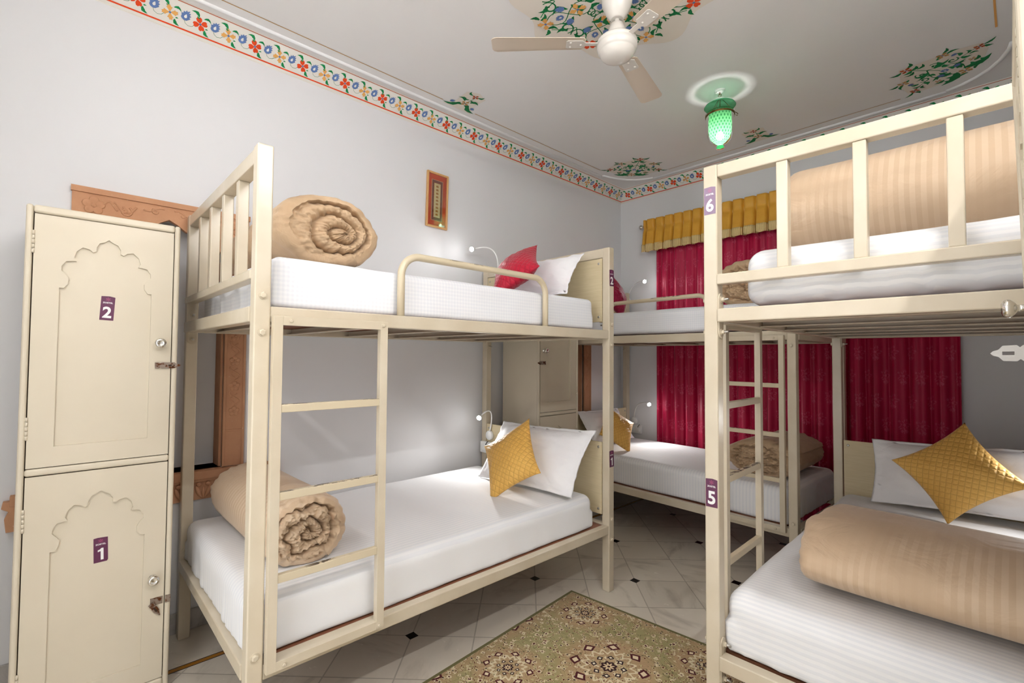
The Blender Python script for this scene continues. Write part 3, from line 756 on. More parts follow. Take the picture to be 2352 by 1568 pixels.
# ---------------------------------------------------------------- bunk beds
S_ = .05
def bunk(loc, rz, m, p, label):
    L, w = p['L'], p['w']
    T = thing('bunk_bed', loc, label, 'bunk bed', 'cream metal bunk beds', rz)
    def B(u0, u1, v0, v1, z0, z1, mb=None, mi=0):
        mb = mb or MB(); mb.box(u0, u1, m*v0, m*v1, z0, z1, mi); return mb
    up, lo = p['up'], p['lo']; s = S_
    legs = {}
    for nm, u0, v0, zt in (('ff', 0, 0, p['ztop']), ('fb', 0, w-s, p['ztop']), ('hf', L-s, 0, p['zhead']), ('hb', L-s, w-s, p['zhead'])):
        legs[nm] = B(u0, u0+s, v0, v0+s, 0, zt).build('leg', 'cream', T, bevel=.005, seg=3)
    # foot guard
    B(.002, s-.002, s, w-s, *p['f1']).build('foot_top_rail', 'cream', T, bevel=.004)
    B(-.004, s-.012, s-.002, w-.006, *p['f2']).build('foot_lower_rail', 'cream', T, bevel=.004)
    n = 4; gap = (w-2*s)/(n+1)
    for k in range(1, n+1):
        vc = s+gap*k
        B(.006, s-.008, vc-.0175, vc+.0175, p['f2'][1], p['f1'][0]).build('baluster', 'cream', T, bevel=.003)
    # frames, boards, slats
    for (b, t), nm in ((lo, 'lower'), (up, 'upper')):
        for v0 in (.003, w-.043): B(s, L-s, v0, v0+.04, b, t).build('side_rail', 'cream', T, bevel=.004)
        B(-.004, s-.008, s-.001, w-s+.001 if nm == 'lower' else w-.004, b, t).build('end_rail', 'cream', T, bevel=.004)
        B(L-s+.005, L-.005, s, w-s, b, t).build('end_rail', 'cream', T, bevel=.004)
        for k in range(6):
            u = s+.10+k*(L-2*s-.2)/5
            sl = B(u-.016, u+.016, .043, w-.043, b+.004, b+.008); B(u+.012, u+.016, .043, w-.043, b+.008, t-.014, sl)
            sl.build('slat', 'cream', T)
        B(p.get('bu0', .09), L-.055, .046, w-.046, t-.017, t+(p.get('bt', -.006) if nm == 'upper' else -.004)).build('base_board', 'ply', T)
        for nm2, u0 in (('f', 0), ('h', L-s)):
            for side in (0, 1):
                lg = legs[nm2+('f' if side == 0 else 'b')]
                vi = s if side == 0 else w-s; vo = 0 if side == 0 else w; d = 1 if side == 0 else -1
                mbp = MB(); uc = u0+s/2; hw = .020
                ol = [(uc+hw*cos(a), t+.058+.02*sin(a)-.02) for a in [pi*i/8 for i in range(9)]]+[(uc+hw*cos(a), b-.058+.02*sin(a)+.02) for a in [pi+pi*i/8 for i in range(9)]]
                mbp.prism(ol, lambda a, c, q: (a, m*(vi+d*q), c), .004)
                mbp.build('bracket', 'cream', lg, bevel=.001)
                for zb in (t+.035, b-.035):
                    bm_ = MB(); ax = d*m
                    hexbolt(bm_, (uc, m*vo, zb), 'y', .0105, -.009*ax)
                    bm_.build('bolt', 'cream', lg)
                    bm_ = MB(); hexbolt(bm_, (uc, m*(vi+d*.004), zb), 'y', .0085, .010*ax)
                    bm_.lathe([(.0045, .0), (.0045, .026*ax)], (uc, m*(vi+d*.004), zb), 'y', 10, 1)
                    bm_.build('nut', ['cream', 'zinc'], lg)
    # head end
    B(L-s+.003, L-.003, s, w-s, p['zhead']-.058, p['zhead']-.001).build('head_top_rail', 'cream', T, bevel=.004)
    for v0 in (s, w-s-.03): B(L-s+.012, L-.012, v0, v0+.03, up[1]+.05, p['zhead']-.058).build('head_stile', 'cream', T, bevel=.002)
    for z0, z1 in ((up[1]+.055, p['zhead']-.062), (lo[1]+.055, .878)):
        hb = B(L-s+.003, L-s+.015, s+.006, w-s-.006, z0, z1)
        for v_ in (s+.03, w-s-.03):
            for z_ in (z0+.03, z1-.03): hb.lathe([(.008, 0), (.008, -.002), (.004, -.004)], (L-s+.003, m*v_, z_), 'x', 12, 1)
        hb.build('headboard', ['board', 'zinc'], T, bevel=.0015)
    # tubular guard on the upper bunk's open side
    u0, u1, zg, rc = p['g']; pts = [(u0, m*.022, up[1]-.01), (u0, m*.022, zg-rc)]
    for i in range(1, 9): a = pi/2*i/8; pts.append((u0+rc-rc*cos(a), m*.022, zg-rc+rc*sin(a)))
    for i in range(1, 9): a = pi/2*i/8; pts.append((u1-rc+rc*sin(a), m*.022, zg-rc+rc*cos(a)))
    pts += [(u1, m*.022, up[1]-.01)]
    if p.get('guard', True):
        g = MB(); g.tube(pts, .0155, 14); g.build('guard_rail', 'chipped', T)
    # ladder
    a0, a1, rungs = p['lad']; va, vb = -.026, -.001
    ld = MB()
    for (x0, x1) in ((a0, a0+.03), (a1-.03, a1)): B(x0, x1, va, vb, lo[0]+.028, up[1]-.032, ld)
    B(a0+.03, a1-.03, va, vb, lo[0]+.028, lo[0]+.058, ld); B(a0+.03, a1-.03, va, vb, up[1]-.062, up[1]-.032, ld)
    for x in (a0+.055, a1-.02):
        for z in (lo[0]+.042, up[1]-.047): hexbolt(ld, (x, m*va, z), 'y', .006, -.006*m)
    lo_ = ld.build('ladder', 'cream', T, bevel=.002)
    for z in rungs:
        B(a0+.03, a1-.03, va+.002, vb-.002, z-.0135, z+.0135).build('rung', 'chipped', lo_, bevel=.002)
    for leg, face, num, zc, h, wd, off, mt in p.get('stk', ()):
        st = MB()
        if face == 'u': sticker(st, lambda a, b, d: (-d-.0003, m*(s/2+off+a), zc+b), num, wd, h, .0, False)
        else: sticker(st, lambda a, b, d: ((L-s if leg[0] == 'h' else 0)+s/2+off+a, m*(-d-.0003), zc+b), num, wd, h, .03, False)
        st.build('number_sticker', [mt, 'st_white', 'st_pink'], legs[leg], fix=False)
    return T
RA, RB, RC = pi/2, pi-.0396, pi/2+.0214
bunk((1.2297, 0, 0), RA, 1, dict(L=2.0, w=1.188, ztop=2.091, zhead=2.061, f1=(2.033, 2.085), f2=(1.6465, 1.678), up=(1.503, 1.555), lo=(.340, .3906), g=(.547, 1.408, 1.805, .085),
     lad=(.052, .465, (1.217, .929, .661)), stk=(('hf', 'v', '2', 1.875, .100, .044, 0, 'st_purple'), ('hf', 'v', '1', .785, .098, .044, 0, 'st_purple')), sd=1),
     'cream metal bunk bed along the left wall, its ladder beside the rolled quilts')
bunk((1.9987, 2.7678, 0), RB, -1, dict(L=1.95, w=1.01, ztop=2.08, zhead=2.06, f1=(2.03, 2.08), f2=(1.65, 1.685), up=(1.507, 1.567), lo=(.316, .3685), g=(.55, 1.41, 1.833, .085),
     lad=(.060, .46, (1.227, .926, .652)), sd=1), 'cream metal bunk bed across the back in front of the crimson curtain')
bunk((2.1287, 1.272, 0), RC, -1, dict(L=1.96, w=1.165, ztop=2.102, zhead=2.06, f1=(2.054, 2.100), f2=(1.660, 1.697), up=(1.5235, 1.572), lo=(.289, .3396), g=(.60, 1.41, 1.80, .085), bu0=.06, bt=.006,
     lad=(.205, .62, (1.203, .909, .582)), stk=(('ff', 'u', '6', 1.972, .102, .042, 0, 'st_faded'), ('ff', 'u', '5', .907, .102, .042, 0, 'st_purple')), sd=-1),
     'nearest cream metal bunk bed on the right, its foot post numbered five and six')

# ---------------------------------------------------------------- mattresses
def matt(loc, rz, L, Wd, Hh, mat, label, seed, puff=.0, rb=.035, r=.05):
    o = rounded_box(L, Wd, Hh, r, 90, 64, 5, .0045, seed, rb, puff).build('mattress', mat, None, loc)
    o.rotation_euler = (0, 0, rz); tag(o, label, 'mattress', 'white sheeted mattresses'); return o
matt((.638, .944, .388), RA, 1.855, 1.075, .192, 'sheet', 'white sheeted mattress on the lower bunk along the left wall', 1, .008, .016)
matt((.638, .968, 1.556), RA, 1.80, 1.075, .182, 'check', 'white checked mattress on the upper bunk along the left wall', 2, .0, .02, .03)
def frameB(u, v): return (1.9987-u*cos(.0396)+v*sin(.0396), 2.7678+u*sin(.0396)+v*cos(.0396))
x_, y_ = frameB(.965, .52); matt((x_, y_, .366), RB, 1.80, .905, .22, 'sheet_b', 'white sheeted mattress on the lower bunk in front of the curtain', 3, .006, .016)
x_, y_ = frameB(.965, .515); matt((x_, y_, 1.575), RB, 1.79, .91, .187, 'check', 'white mattress on the upper bunk in front of the curtain', 4)
def frameC(u, v): return (2.1287-u*sin(.0214)+v*cos(.0214), 1.272+u*cos(.0214)+v*sin(.0214))
x_, y_ = frameC(.975, .575); matt((x_, y_, .340), RC, 1.87, 1.06, .222, 'sheet_x', 'white striped mattress on the nearest lower bunk', 5, .018, .025, .07)
x_, y_ = frameC(.985, .625); matt((x_, y_, 1.580), RC, 1.83, 1.02, .205, 'sheet_x', 'white striped mattress on the nearest upper bunk', 6, .0, .06, .06)

# ---------------------------------------------------------------- quilts rolled at the foot ends
def roll(o, ex, ey, L, Ry, Rz, turns, seed, a0, label, mat='duvet', **k):
    ob = roll_mesh(L, Ry, Rz, turns, seed, a0, **k).build('rolled_quilt', mat, None, fix=False); place(ob, o, ex, ey)
    return tag(ob, label, 'quilt', 'tan rolled quilts')
roll((.70, .298, 1.746+.128), (1, 0, 0), (0, 1, 0), .84, .200, .142, 2.6, 3, -1.0, 'tan rolled quilt at the foot of the upper bunk along the left wall', 'duvet2', off=(.25, -.05), crease=.06)
roll((.60, .262, .583+.126), (1, 0, .0), (.06, 1, 0), .84, .165, .140, 2.8, 8, -1.0, 'tan rolled quilt at the foot of the lower bunk along the left wall', wr=1.25, crease=.055, warp=.30)
roll((1.70, 3.34, .588+.120), (-.03, -1, 0), (1, -.03, 0), .62, .235, .133, 1.7, 14, .4, 'tan crumpled quilt on the lower bunk before the curtain', 'duvet2', wr=1.7, warp=.55, crease=.06)
roll((1.63, 3.28, 1.764+.150), (0, -1, 0), (1, 0, 0), .56, .235, .166, 1.8, 21, .4, 'tan crumpled quilt on the upper bunk before the curtain', 'duvet2', wr=1.7, warp=.55, crease=.06)
roll((2.80, 1.745, .582+.108), (1, .0, 0), (0, 1, 0), .86, .335, .120, 2.3, 27, -1.9, 'tan striped quilt folded across the nearest lower bunk', wr=.8)
roll((2.625, 1.86, 1.785+.190), (1, .03, 0), (-.03, 1, 0), .70, .27, .211, 2.2, 33, -1.9, 'tan striped quilt folded on the nearest upper bunk', wr=.8)

# ---------------------------------------------------------------- pillows and cushions
def on4(o, T, R_, B_, L_):
    """diamond pose: corners top, right, bottom, left; returns nothing"""
    T, R_, B_, L_ = map(Vector, (T, R_, B_, L_)); c = (T+R_+B_+L_)/4
    place(o, c, (R_-B_)+(T-L_), (L_-B_)+(T-R_)); return o
def cushion(T, R_, B_, L_, mat, label, grp, seed, th=.075, pinch=.13):
    T, R_, B_, L_ = map(Vector, (T, R_, B_, L_))
    a = ((R_-B_).length+(T-L_).length)/4; b = ((L_-B_).length+(T-R_).length)/4
    o = pillow_mesh(a*1.02, b*1.02, th, pinch, 0, seed, 34, .005).build('cushion', mat, None, weld=.0004)
    on4(o, T, R_, B_, L_); return tag(o, label, 'cushion', grp)
def pillow(TL, TR, BR, BL, label, seed, th=.07, flange=.09, back=.05, pinch=.05):
    TL, TR, BR, BL = map(Vector, (TL, TR, BR, BL)); c = (TL+TR+BR+BL)/4
    ex = (TR-TL)+(BR-BL); ey = (TL-BL)+(TR-BR)
    o = pillow_mesh(ex.length/4, ey.length/4, th, pinch, flange, seed, 40, .010, .0, -.05).build('pillow', 'pillow', None, weld=.0004)
    ez = ex.cross(ey).normalized(); place(o, c, ex, ey); return tag(o, label, 'pillow', 'white pillows')
gy, gr = 'yellow quilted cushions', 'red quilted cushions'
cushion((.812, 1.66, 1.007), (1.101, 1.52, .752), (.843, 1.389, .596), (.520, 1.54, .778), 'v_yellow', 'yellow quilted cushion leaning on the pillow of the left lower bunk', gy, 1)
cushion((0.8, 1.698, 2.083), (1.178, 1.46, 1.901), (0.925, 1.336, 1.77), (0.562, 1.565, 1.882), 'v_red', 'red quilted cushion against the pillow of the left upper bunk', gr, 2, .075)
cushion((.36, 3.11, .985), (.50, 3.36, .776), (.60, 3.14, .612), (.47, 2.89, .70), 'v_yellow', 'yellow quilted cushion on the lower bunk before the curtain', gy, 3)
cushion((.25, 3.34, 2.18), (.24, 3.63, 1.95), (.34, 3.42, 1.79), (.36, 3.12, 1.98), 'v_wine', 'dark red quilted cushion on the upper bunk before the curtain', gr, 4)
cushion((2.706, 2.98, 1.065), (2.965, 2.86, .797), (2.666, 2.80, .592), (2.428, 2.90, .821), 'v_yellow', 'yellow quilted cushion on the nearest lower bunk, standing on one corner', gy, 5, .07)
pillow((.40, 1.88, .93), (1.195, 1.87, .97), (1.175, 1.655, .60), (.377, 1.60, .60), 'white pillow behind the yellow cushion on the left lower bunk', 1)
pillow((.40, 1.86, 2.03), (1.115, 1.86, 2.04), (1.10, 1.70, 1.765), (.40, 1.68, 1.765), 'white pillow behind the red cushion on the left upper bunk', 2)
pillow((.14, 3.62, .88), (.14, 2.98, .90), (.34, 2.98, .615), (.34, 3.62, .615), 'white pillow behind the yellow cushion before the curtain', 3)
pillow((2.275, 3.12, .90), (3.08, 3.12, .97), (3.10, 2.97, .60), (2.345, 2.94, .60), 'white pillow behind the yellow cushion on the nearest lower bunk', 4, .075)

# ---------------------------------------------------------------- lockers
ARCH = [(-.462,1.642),(-.449,1.642),(-.438,1.66),(-.437,1.68),(-.446,1.694),(-.458,1.709),(-.457,1.725),(-.445,1.744),(-.426,1.748),(-.416,1.748),(-.423,1.762),(-.417,1.785),(-.399,1.804),(-.379,1.799),(-.369,1.789),(-.359,1.794),(-.359,1.81),(-.35,1.828),(-.336,1.834),(-.322,1.845)]
AR = [(y+.322, z) for y, z in ARCH]
def arch_outline(z0, dz):
    half = [(y, z+dz) for y, z in AR]
    return [(-.140, z0)]+half+[(-y, z) for y, z in half[:-1]][::-1]+[(.140, z0)]
def holed_plate(mb, rect, inner, fn, d, mi=0):
    """rectangle with a shaped hole, thickness d, front at depth 0"""
    bm = bmesh.new(); y0, y1, z0, z1 = rect
    def loop(P):
        vs = [bm.verts.new((a, b, 0)) for a, b in P]
        for i in range(len(vs)): bm.edges.new((vs[i], vs[(i+1) % len(vs)]))
    loop([(y0, z0), (y1, z0), (y1, z1), (y0, z1)]); loop(inner)
    bmesh.ops.triangle_fill(bm, use_beauty=True, edges=bm.edges[:])
    bm.verts.index_update()
    mb.add([fn(v.co.x, v.co.y, 0) for v in bm.verts], [[v.index for v in f.verts] for f in bm.faces], mi); bm.free()
    n = len(inner)
    mb.add([fn(a, b, 0) for a, b in inner]+[fn(a, b, -d) for a, b in inner], [(i, (i+1) % n, n+(i+1) % n, n+i) for i in range(n)], mi)
    R_ = [(y0, z0), (y1, z0), (y1, z1), (y0, z1)]
    mb.add([fn(a, b, 0) for a, b in R_]+[fn(a, b, -d*3) for a, b in R_], [(i, (i+1) % 4, 4+(i+1) % 4, 4+i) for i in range(4)], mi)
def locker(loc, rz, ms, label, top=1.943, nums=None, hasps=('shut', 'open'), depth=.45):
    T = thing('locker', loc, label, 'locker', 'cream two door lockers', rz)
    D, hw = depth, .235
    k = top/1.943
    b = MB(); b.box(.055, D-.016, -hw+.002, hw-.002, .03, top-.004, 0); b.box(.06, D-.02, -hw+.02, hw-.02, 0, .03, 0)
    b.box(D-.0175, D-.0158, -hw+.018, hw-.018, .05, top-.03, 1)
    b.build('body', ['locker', 'gap'], T, bevel=.002)
    fr = MB()
    for y0, y1, z0, z1 in ((-hw, -hw+.020, 0, top), (hw-.020, hw, 0, top), (-hw+.02, hw-.02, top-.030, top), (-hw+.02, hw-.02, .945*k, .971*k), (-hw+.02, hw-.02, .0, .05)):
        fr.box(D-.018, D+.004, y0, y1, z0, z1)
    fr.build('frame', 'locker', T, bevel=.009, seg=4)
    for i, (z0, z1, dz, ps) in enumerate(((.974*k, top-.033, top-1.943, 1.048), (.053, .942*k, -.985, .13))):
        d = MB(); d.box(D-.014, D-.0092, -hw+.023, hw-.023, z0, z1)
        holed_plate(d, (-hw+.023, hw-.023, z0, z1), [(y*ms, z) for y, z in arch_outline(ps, dz)], lambda a, c, q: (D-.0005+q, a, c), .009)
        do = d.build('door', 'locker', T)
        kz = (1.44*k, .468*k)[i]
        kb = MB(); kb.lathe([(.016, 0), (.016, .003), (.008, .006), (.007, .016), (.013, .020), (.0195, .026), (.0205, .032), (.018, .038), (.011, .0415), (.0095, .040), (.004, .039), (0, .039)], (D-.0005, ms*.172, kz), 'x', 28)
        kb.build('knob', 'chrome', do)
        hz = (1.347*k, .372*k)[i]; hs = MB()
        def strap(a0, a1, hh, tilt, c, lift):
            ct, st = cos(tilt), sin(tilt); ol = [(a0, -hh), (a0+.012, -hh), (a0+.018, -hh*.8), (a0+.024, -hh), (a1-.02, -hh), (a1-.008, -hh*.45), (a1, -hh*.3), (a1+.004, 0), (a1, hh*.3), (a1-.008, hh*.45), (a1-.02, hh), (a0+.024, hh), (a0+.018, hh*.8), (a0+.012, hh), (a0, hh)]
            f_ = lambda a, e, q: (D+lift+q, c[0]+ms*(a*ct-e*st), c[1]+a*st+e*ct)
            hs.prism(ol, f_, .0022, 0)
            hs.prism([(a1-.040, -.003), (a1-.018, -.003), (a1-.018, .003), (a1-.040, .003)], lambda a, e, q: f_(a, e, .0022+q), .0006, 1)
        if hasps[i] == 'out':
            hs.box(D-.0004, D+.0016, ms*.160, ms*.195, hz-.016, hz+.016)
            ol = [(0, -.018), (.008, -.018), (.013, -.013), (.018, -.018), (.040, -.017), (.047, -.008), (.056, -.005), (.060, 0), (.056, .005), (.047, .008), (.040, .017), (.018, .018), (.013, .013), (.008, .018), (0, .018)]
            slot = [(.022, -.004), (.041, -.004), (.041, .004), (.022, .004)]
            tmp = MB(); holed = [(a, e) for a, e in ol]
            bm = bmesh.new()
            for Lp in (holed, slot):
                vs_ = [bm.verts.new((a, e, 0)) for a, e in Lp]
                for q in range(len(vs_)): bm.edges.new((vs_[q], vs_[(q+1) % len(vs_)]))
            bmesh.ops.triangle_fill(bm, use_beauty=True, edges=bm.edges[:]); bm.verts.index_update()
            for dy in (0, .0018):
                hs.add([(D+.002+v.co.x, ms*.195+dy, hz+v.co.y) for v in bm.verts], [[v.index for v in f.verts] for f in bm.faces])
            bm.free()
            for Lp in (holed, slot):
                nn = len(Lp); hs.add([(D+.002+a, ms*.195, hz+e) for a, e in Lp]+[(D+.002+a, ms*.195+.0018, hz+e) for a, e in Lp], [(q, (q+1) % nn, nn+(q+1) % nn, nn+q) for q in range(nn)])
        elif hasps[i] == 'shut': strap(0, .086, .0125, 0, (ms*.158, hz), .004); hs.lathe([(.0045, .003), (.0045, .016), (.002, .018)], (D, ms*.218, hz), 'x', 10, 0)
        else:
            hs.box(D-.0004, D+.0016, ms*.166, ms*.208, hz-.016, hz+.014); hs.box(D+.003, D+.0055, ms*.2165, ms*.2345, hz-.016, hz+.014)
            strap(0, .060, .010, -1.05, (ms*.168, hz-.006), .004)
        hs.build('hasp', ['zinc' if hasps[i] == 'out' else 'rust', 'gap'], do)
        for zc in ((z1-.105, z0+.145) if i == 0 else (z1-.155, z0+.15)):
            h = MB()
            for q in range(5): h.tube([(D+.001, -ms*(hw-.0215), zc-.042+q*.0168+.0006), (D+.001, -ms*(hw-.0215), zc-.042+(q+1)*.0168-.0006)], .0042, 8)
            h.build('hinge', 'locker', do)
        if nums:
            st = MB(); yc, zc = nums[i][1:]
            sticker(st, lambda a, c, q: (D-.0090+q, yc+a, zc+c), nums[i][0], .043, .096, (-.05, .03)[i], i == 1)
            st.build('number_sticker', ['st_purple', 'st_white', 'st_pink'], do, fix=False)
    return T
locker((0, -.3225, 0), 0, 1, 'cream two door locker with number stickers at the left of the room', nums=(('2', .0015, 1.575), ('1', .0055, .627)))
locker((0, 2.388, 0), 0, -1, 'cream two door locker in the corner between the two far bunks', hasps=('shut', 'shut'))
lk = locker((W+.051, .895, 0), pi+.012, -1, 'cream locker cut by the right edge, only its knob and hasp showing', top=2.046, hasps=('out', 'shut'), depth=.415)
lk.rotation_euler = (0, .021, pi+.012)
# ---------------------------------------------------------------- carved stone niche surrounds
def niche(y0, y1, label):
    """opening y0..y1 (0.80..2.08 high) in the left wall"""
    T = thing('niche_surround', (0, (y0+y1)/2, 0), label, 'niche', 'carved sandstone niche surrounds')
    hw = (y1-y0)/2; ow = hw+.103; cz = 2.148
    # lintel with a cusped arch cut from its underside
    half = [(hw, 1.90), (hw, 1.93), (hw-.03, 1.935), (hw-.055, 1.965), (hw-.075, 1.955), (hw-.11, 1.995), (hw-.13, 1.985), (hw-.165, 2.02), (hw-.185, 2.015), (.035, 2.045), (0, 2.065)]
    inner = half+[(-a, z) for a, z in half[:-1]][::-1]
    ol = [(ow, 1.90)]+[(ow, cz), (-ow, cz), (-ow, 1.90)]+inner[::-1]
    f = lambda a, z, d: (-.012+d, a, z)
    mb = MB(); mb.prism(ol, f, .030)
    mb.box(.006, .026, -ow-.004, ow+.004, cz-.020, cz+.006)
    def relief(cy, z, sgn=1, sc=1.0):
        """a stem with a blossom: raised tubes and petals"""
        for k in range(5):
            a = 2*pi*k/5+.3; mb.lathe([(.018*sc, 0), (.014*sc, .005), (0, .007)], (.017, cy+.021*sc*cos(a), z+.021*sc*sin(a)), 'x', 10)
        mb.lathe([(.010*sc, 0), (.008*sc, .008), (0, .010)], (.017, cy, z), 'x', 10)
    def scroll(pts, r): mb.tube([(.018, a, z) for a, z in pts], r, 6)
    for s in (-1, 1):
        relief(s*(ow-.075), 2.075, s, 1.15)
        for q in range(3): scroll([(s*(ow-.11-.035*q-.05*t), 2.085+.020*sin(t*4.2+q*1.4)-.012*q*0) for t in [i/8 for i in range(9)]], .0055)
        sp = spiral((s*(ow-.19), 2.07), .026, 1.1, 1.0, s, 16); scroll(sp, .0048)
        sp = spiral((s*.055, 2.095), .016, 1.0, 2.2, -s, 14); scroll(sp, .004)
        scroll([(s*(.02+.012*i), 2.112-.003*i+.006*sin(i)) for i in range(8)], .004)
    mb.build('lintel', 'stone', T, bevel=.002)
    for s in (-1, 1):
        j = MB(); a0, a1 = (hw, ow) if s > 0 else (-ow, -hw)
        j.box(-.012, .012, a0, a1, .80, 1.90); j.box(.012, .018, a0, a0+.012, .80, 1.90); j.box(.012, .018, a1-.012, a1, .80, 1.90)
        j.box(-.128, -.012, (a0-.012 if s > 0 else a1-.0), (a0+.0 if s > 0 else a1+.012), .80, 1.90)
        c = (a0+a1)/2
        j.box(.012, .017, a0, a1, .985, .993)
        for q in range(6):
            z = 1.09+q*.135
            for k in range(5):
                a = 2*pi*k/5+.3; j.lathe([(.013, 0), (.010, .005), (0, .007)], (.011, c+.016*cos(a), z+.016*sin(a)), 'x', 8)
            j.lathe([(.008, 0), (.006, .007), (0, .009)], (.011, c, z), 'x', 8)
            j.tube([(.013, c+.024*sin(t*5.2), z+.03+.075*t) for t in [i/8 for i in range(9)]], .0045, 6)
            j.tube([(.013, c-.018*sin(t*4.0), z+.045+.05*t) for t in [i/6 for i in range(7)]], .0035, 6)
        j.build('jamb', 'stone', T, bevel=.002)
    sl = MB(); sw = hw+.28
    sl.box(-.128, .026, -hw+.001, hw-.001, .775, .800); sl.box(0, .038, -sw+.02, sw-.02, .755, .797); sl.box(0, .030, -sw+.035, sw-.035, .742, .756)
    sl.box(0, .020, -sw+.05, sw-.05, .650, .744)
    n = int((2*sw-.12)/.085)
    for q in range(n):
        c = -sw+.10+q*(2*sw-.2)/(n-1)
        for s in (-1, 1):
            sl.tube([(.024, c+s*(.004+.030*t**.7), .660+.062*t) for t in [i/6 for i in range(7)]], [.004+.006*sin(pi*i/6) for i in range(7)], 7)
            sl.lathe([(.012, 0), (.010, .010), (0, .013)], (.018, c+s*.020, .728), 'x', 10)
        sl.tube([(.026, c, .658+.055*t) for t in (0, .5, 1)], [.004, .008, .003], 7)
    for s in (-1, 1): sl.prism([(s*(sw-.06), .65), (s*(sw-.06), .775), (s*(sw), .775), (s*(sw+.004), .75), (s*(sw-.018), .735), (s*(sw-.006), .705), (s*(sw-.012), .65)], lambda a, z, d: (d, a, z), .036)
    sl.build('sill', 'stone', T, bevel=.002)
niche(-.33, .186, 'carved sandstone niche surround on the left wall behind the nearest locker')
niche(2.73, 3.262, 'carved sandstone niche surround on the left wall beside the far corner locker')

# ---------------------------------------------------------------- framed picture
T = thing('picture_frame', (.003, 1.531, 2.532), 'narrow upright framed picture with a red mount on the left wall', 'picture')
T.rotation_euler = (radians(-1.2), 0, 0)
fw, fh = .093, .203; mb = MB()
def frame_ring(mb, w, h, t, d0, d1, mi=0):
    for pts in ([(-w, -h), (w, -h), (w-t, -h+t), (-w+t, -h+t)], [(w, -h), (w, h), (w-t, h-t), (w-t, -h+t)], [(w, h), (-w, h), (-w+t, h-t), (w-t, h-t)], [(-w, h), (-w, -h), (-w+t, -h+t), (-w+t, h-t)]):
        mb.prism(pts, lambda a, b, d: (d0+d, a, b), d1-d0, mi)
frame_ring(mb, fw, fh, .014, 0, .018); mb.build('frame', 'pine', T, bevel=.003)
mb = MB(); mb.box(0, .006, -fw+.013, fw-.013, -fh+.013, fh-.013, 0)
frame_ring(mb, .048, .150, .0025, .006, .0075, 2); mb.box(.006, .0068, -.0455, .0455, -.1475, .1475, 1)
frame_ring(mb, .0295, .128, .002, .0068, .008, 3); mb.box(.0068, .0075, -.028, .028, -.126, .126, 2)
for k in range(9):
    z = -.104+k*.026
    mb.prism([(-.010, z-.007), (.008, z-.008), (.012, z-.002), (.006, z+.003), (.009, z+.008), (-.002, z+.006), (-.011, z+.004)], lambda a, b, d: (.0075+d, a, b), .0008, 3)
mb.box(.006, .0072, .022, .072, -.186, -.172, 4)
mb.build('artwork', ['matred', 'matdark', 'ivory', 'ochre', 'p_white'], T)
mb = MB(); mb.box(.0105, .012, -fw+.0135, fw-.0135, -fh+.0135, fh-.0135); mb.build('glass', 'glass_clear', T)

# ---------------------------------------------------------------- curtain, valance, rod
CX0, CX1 = .455, 2.66
def drape(x0, x1, z0, z1, y, amp, per, nx, nz, seed, box=False, flare=0.0, env=None):
    P = []; U = []
    for i in range(nx+1):
        s = i/nx; row = []; ur = []
        for j in range(nz+1):
            t = j/nz; x = x0+(x1-x0)*s
            ph = 2*pi*x/per+1.3*noise.noise(Vector((x*2.1+seed, 0, 0)))
            w = sin(ph)+.35*sin(2.3*ph+seed)
            if box: fr_ = (ph/(2*pi)) % 1.0; w = -1+2.1*math.exp(-(min(fr_, 1-fr_)/.10)**2)+.3*(fr_-.5)
            a = amp*(.45+.55*t+.25*noise.noise(Vector((x*3+seed, t*1.5, 2))))
            if env: a = amp*env(t)*(1+.3*noise.noise(Vector((x*6+seed, t, 2))))
            yy = y+w*a-flare*t; zt = z1+(z0-z1)*t
            if box and t > .6: zt += .008*sin(ph*1.0+.8)*(t-.6)/.4
            row.append((x+.3*a*cos(ph), yy, zt)); ur.append(((x-x0)*1.5, z1-zt if False else zt))
        P.append(row); U.append(ur)
    return P, U
T = thing('curtain', (0, 0, 0), 'crimson brocade curtain hanging on the back wall', 'curtain')
mb = MB(); P, U = drape(CX0, CX1, .12, 2.66, 3.852, .026, .118, 330, 30, 4); mb.grid(P, 0, True, U); mb.build('panel', 'curtain', T, fix=False, solid=.003)
T = thing('valance', (0, 0, 0), 'gold pleated valance with cream fringe above the crimson curtain', 'valance')
env_v = lambda t: .55-.33*math.exp(-((t-.36)/.09)**2)+.65*max(0, (t-.36)/.64)
mb = MB(); P, U = drape(.350, 2.74, 2.508, 2.768, 3.794, .032, .094, 460, 20, 9, True, .010, env_v); mb.grid(P, 0, True, U)
mb.build('pelmet', 'gold', T, fix=False, solid=.003)
mb = MB(); P, U = drape(.350, 2.74, 2.444, 2.514, 3.780, .038, .094, 460, 4, 9, True, .003, lambda t: 1.0+.1*t); mb.grid(P, 0, True, U); mb.build('fringe', 'fringe', T, fix=False, solid=.003)
T = thing('curtain_rod', (0, 3.838, 2.718), 'pale curtain rod with a round chrome finial above the curtain', 'curtain rod')
mb = MB(); mb.tube([(.318, 0, 0), (2.78, 0, 0)], .013, 14); mb.build('pole', 'plastic', T)
for x, s in ((.318, -1), (2.78, 1)):
    mb = MB(); mb.lathe([(.014, 0), (.016, s*.004), (.012, s*.008), (.020, s*.016), (.026, s*.030), (.022, s*.044), (.010, s*.054), (0, s*.056)], (x, 0, 0), 'x', 24); mb.build('finial', 'chrome', T)
for x in (.335, 2.765):
    mb = MB(); mb.box(x-.008, x+.008, .010, .062, -.010, .010); mb.box(x-.018, x+.018, .056, .062, -.028, .028); mb.build('bracket', 'plastic', T, bevel=.002)

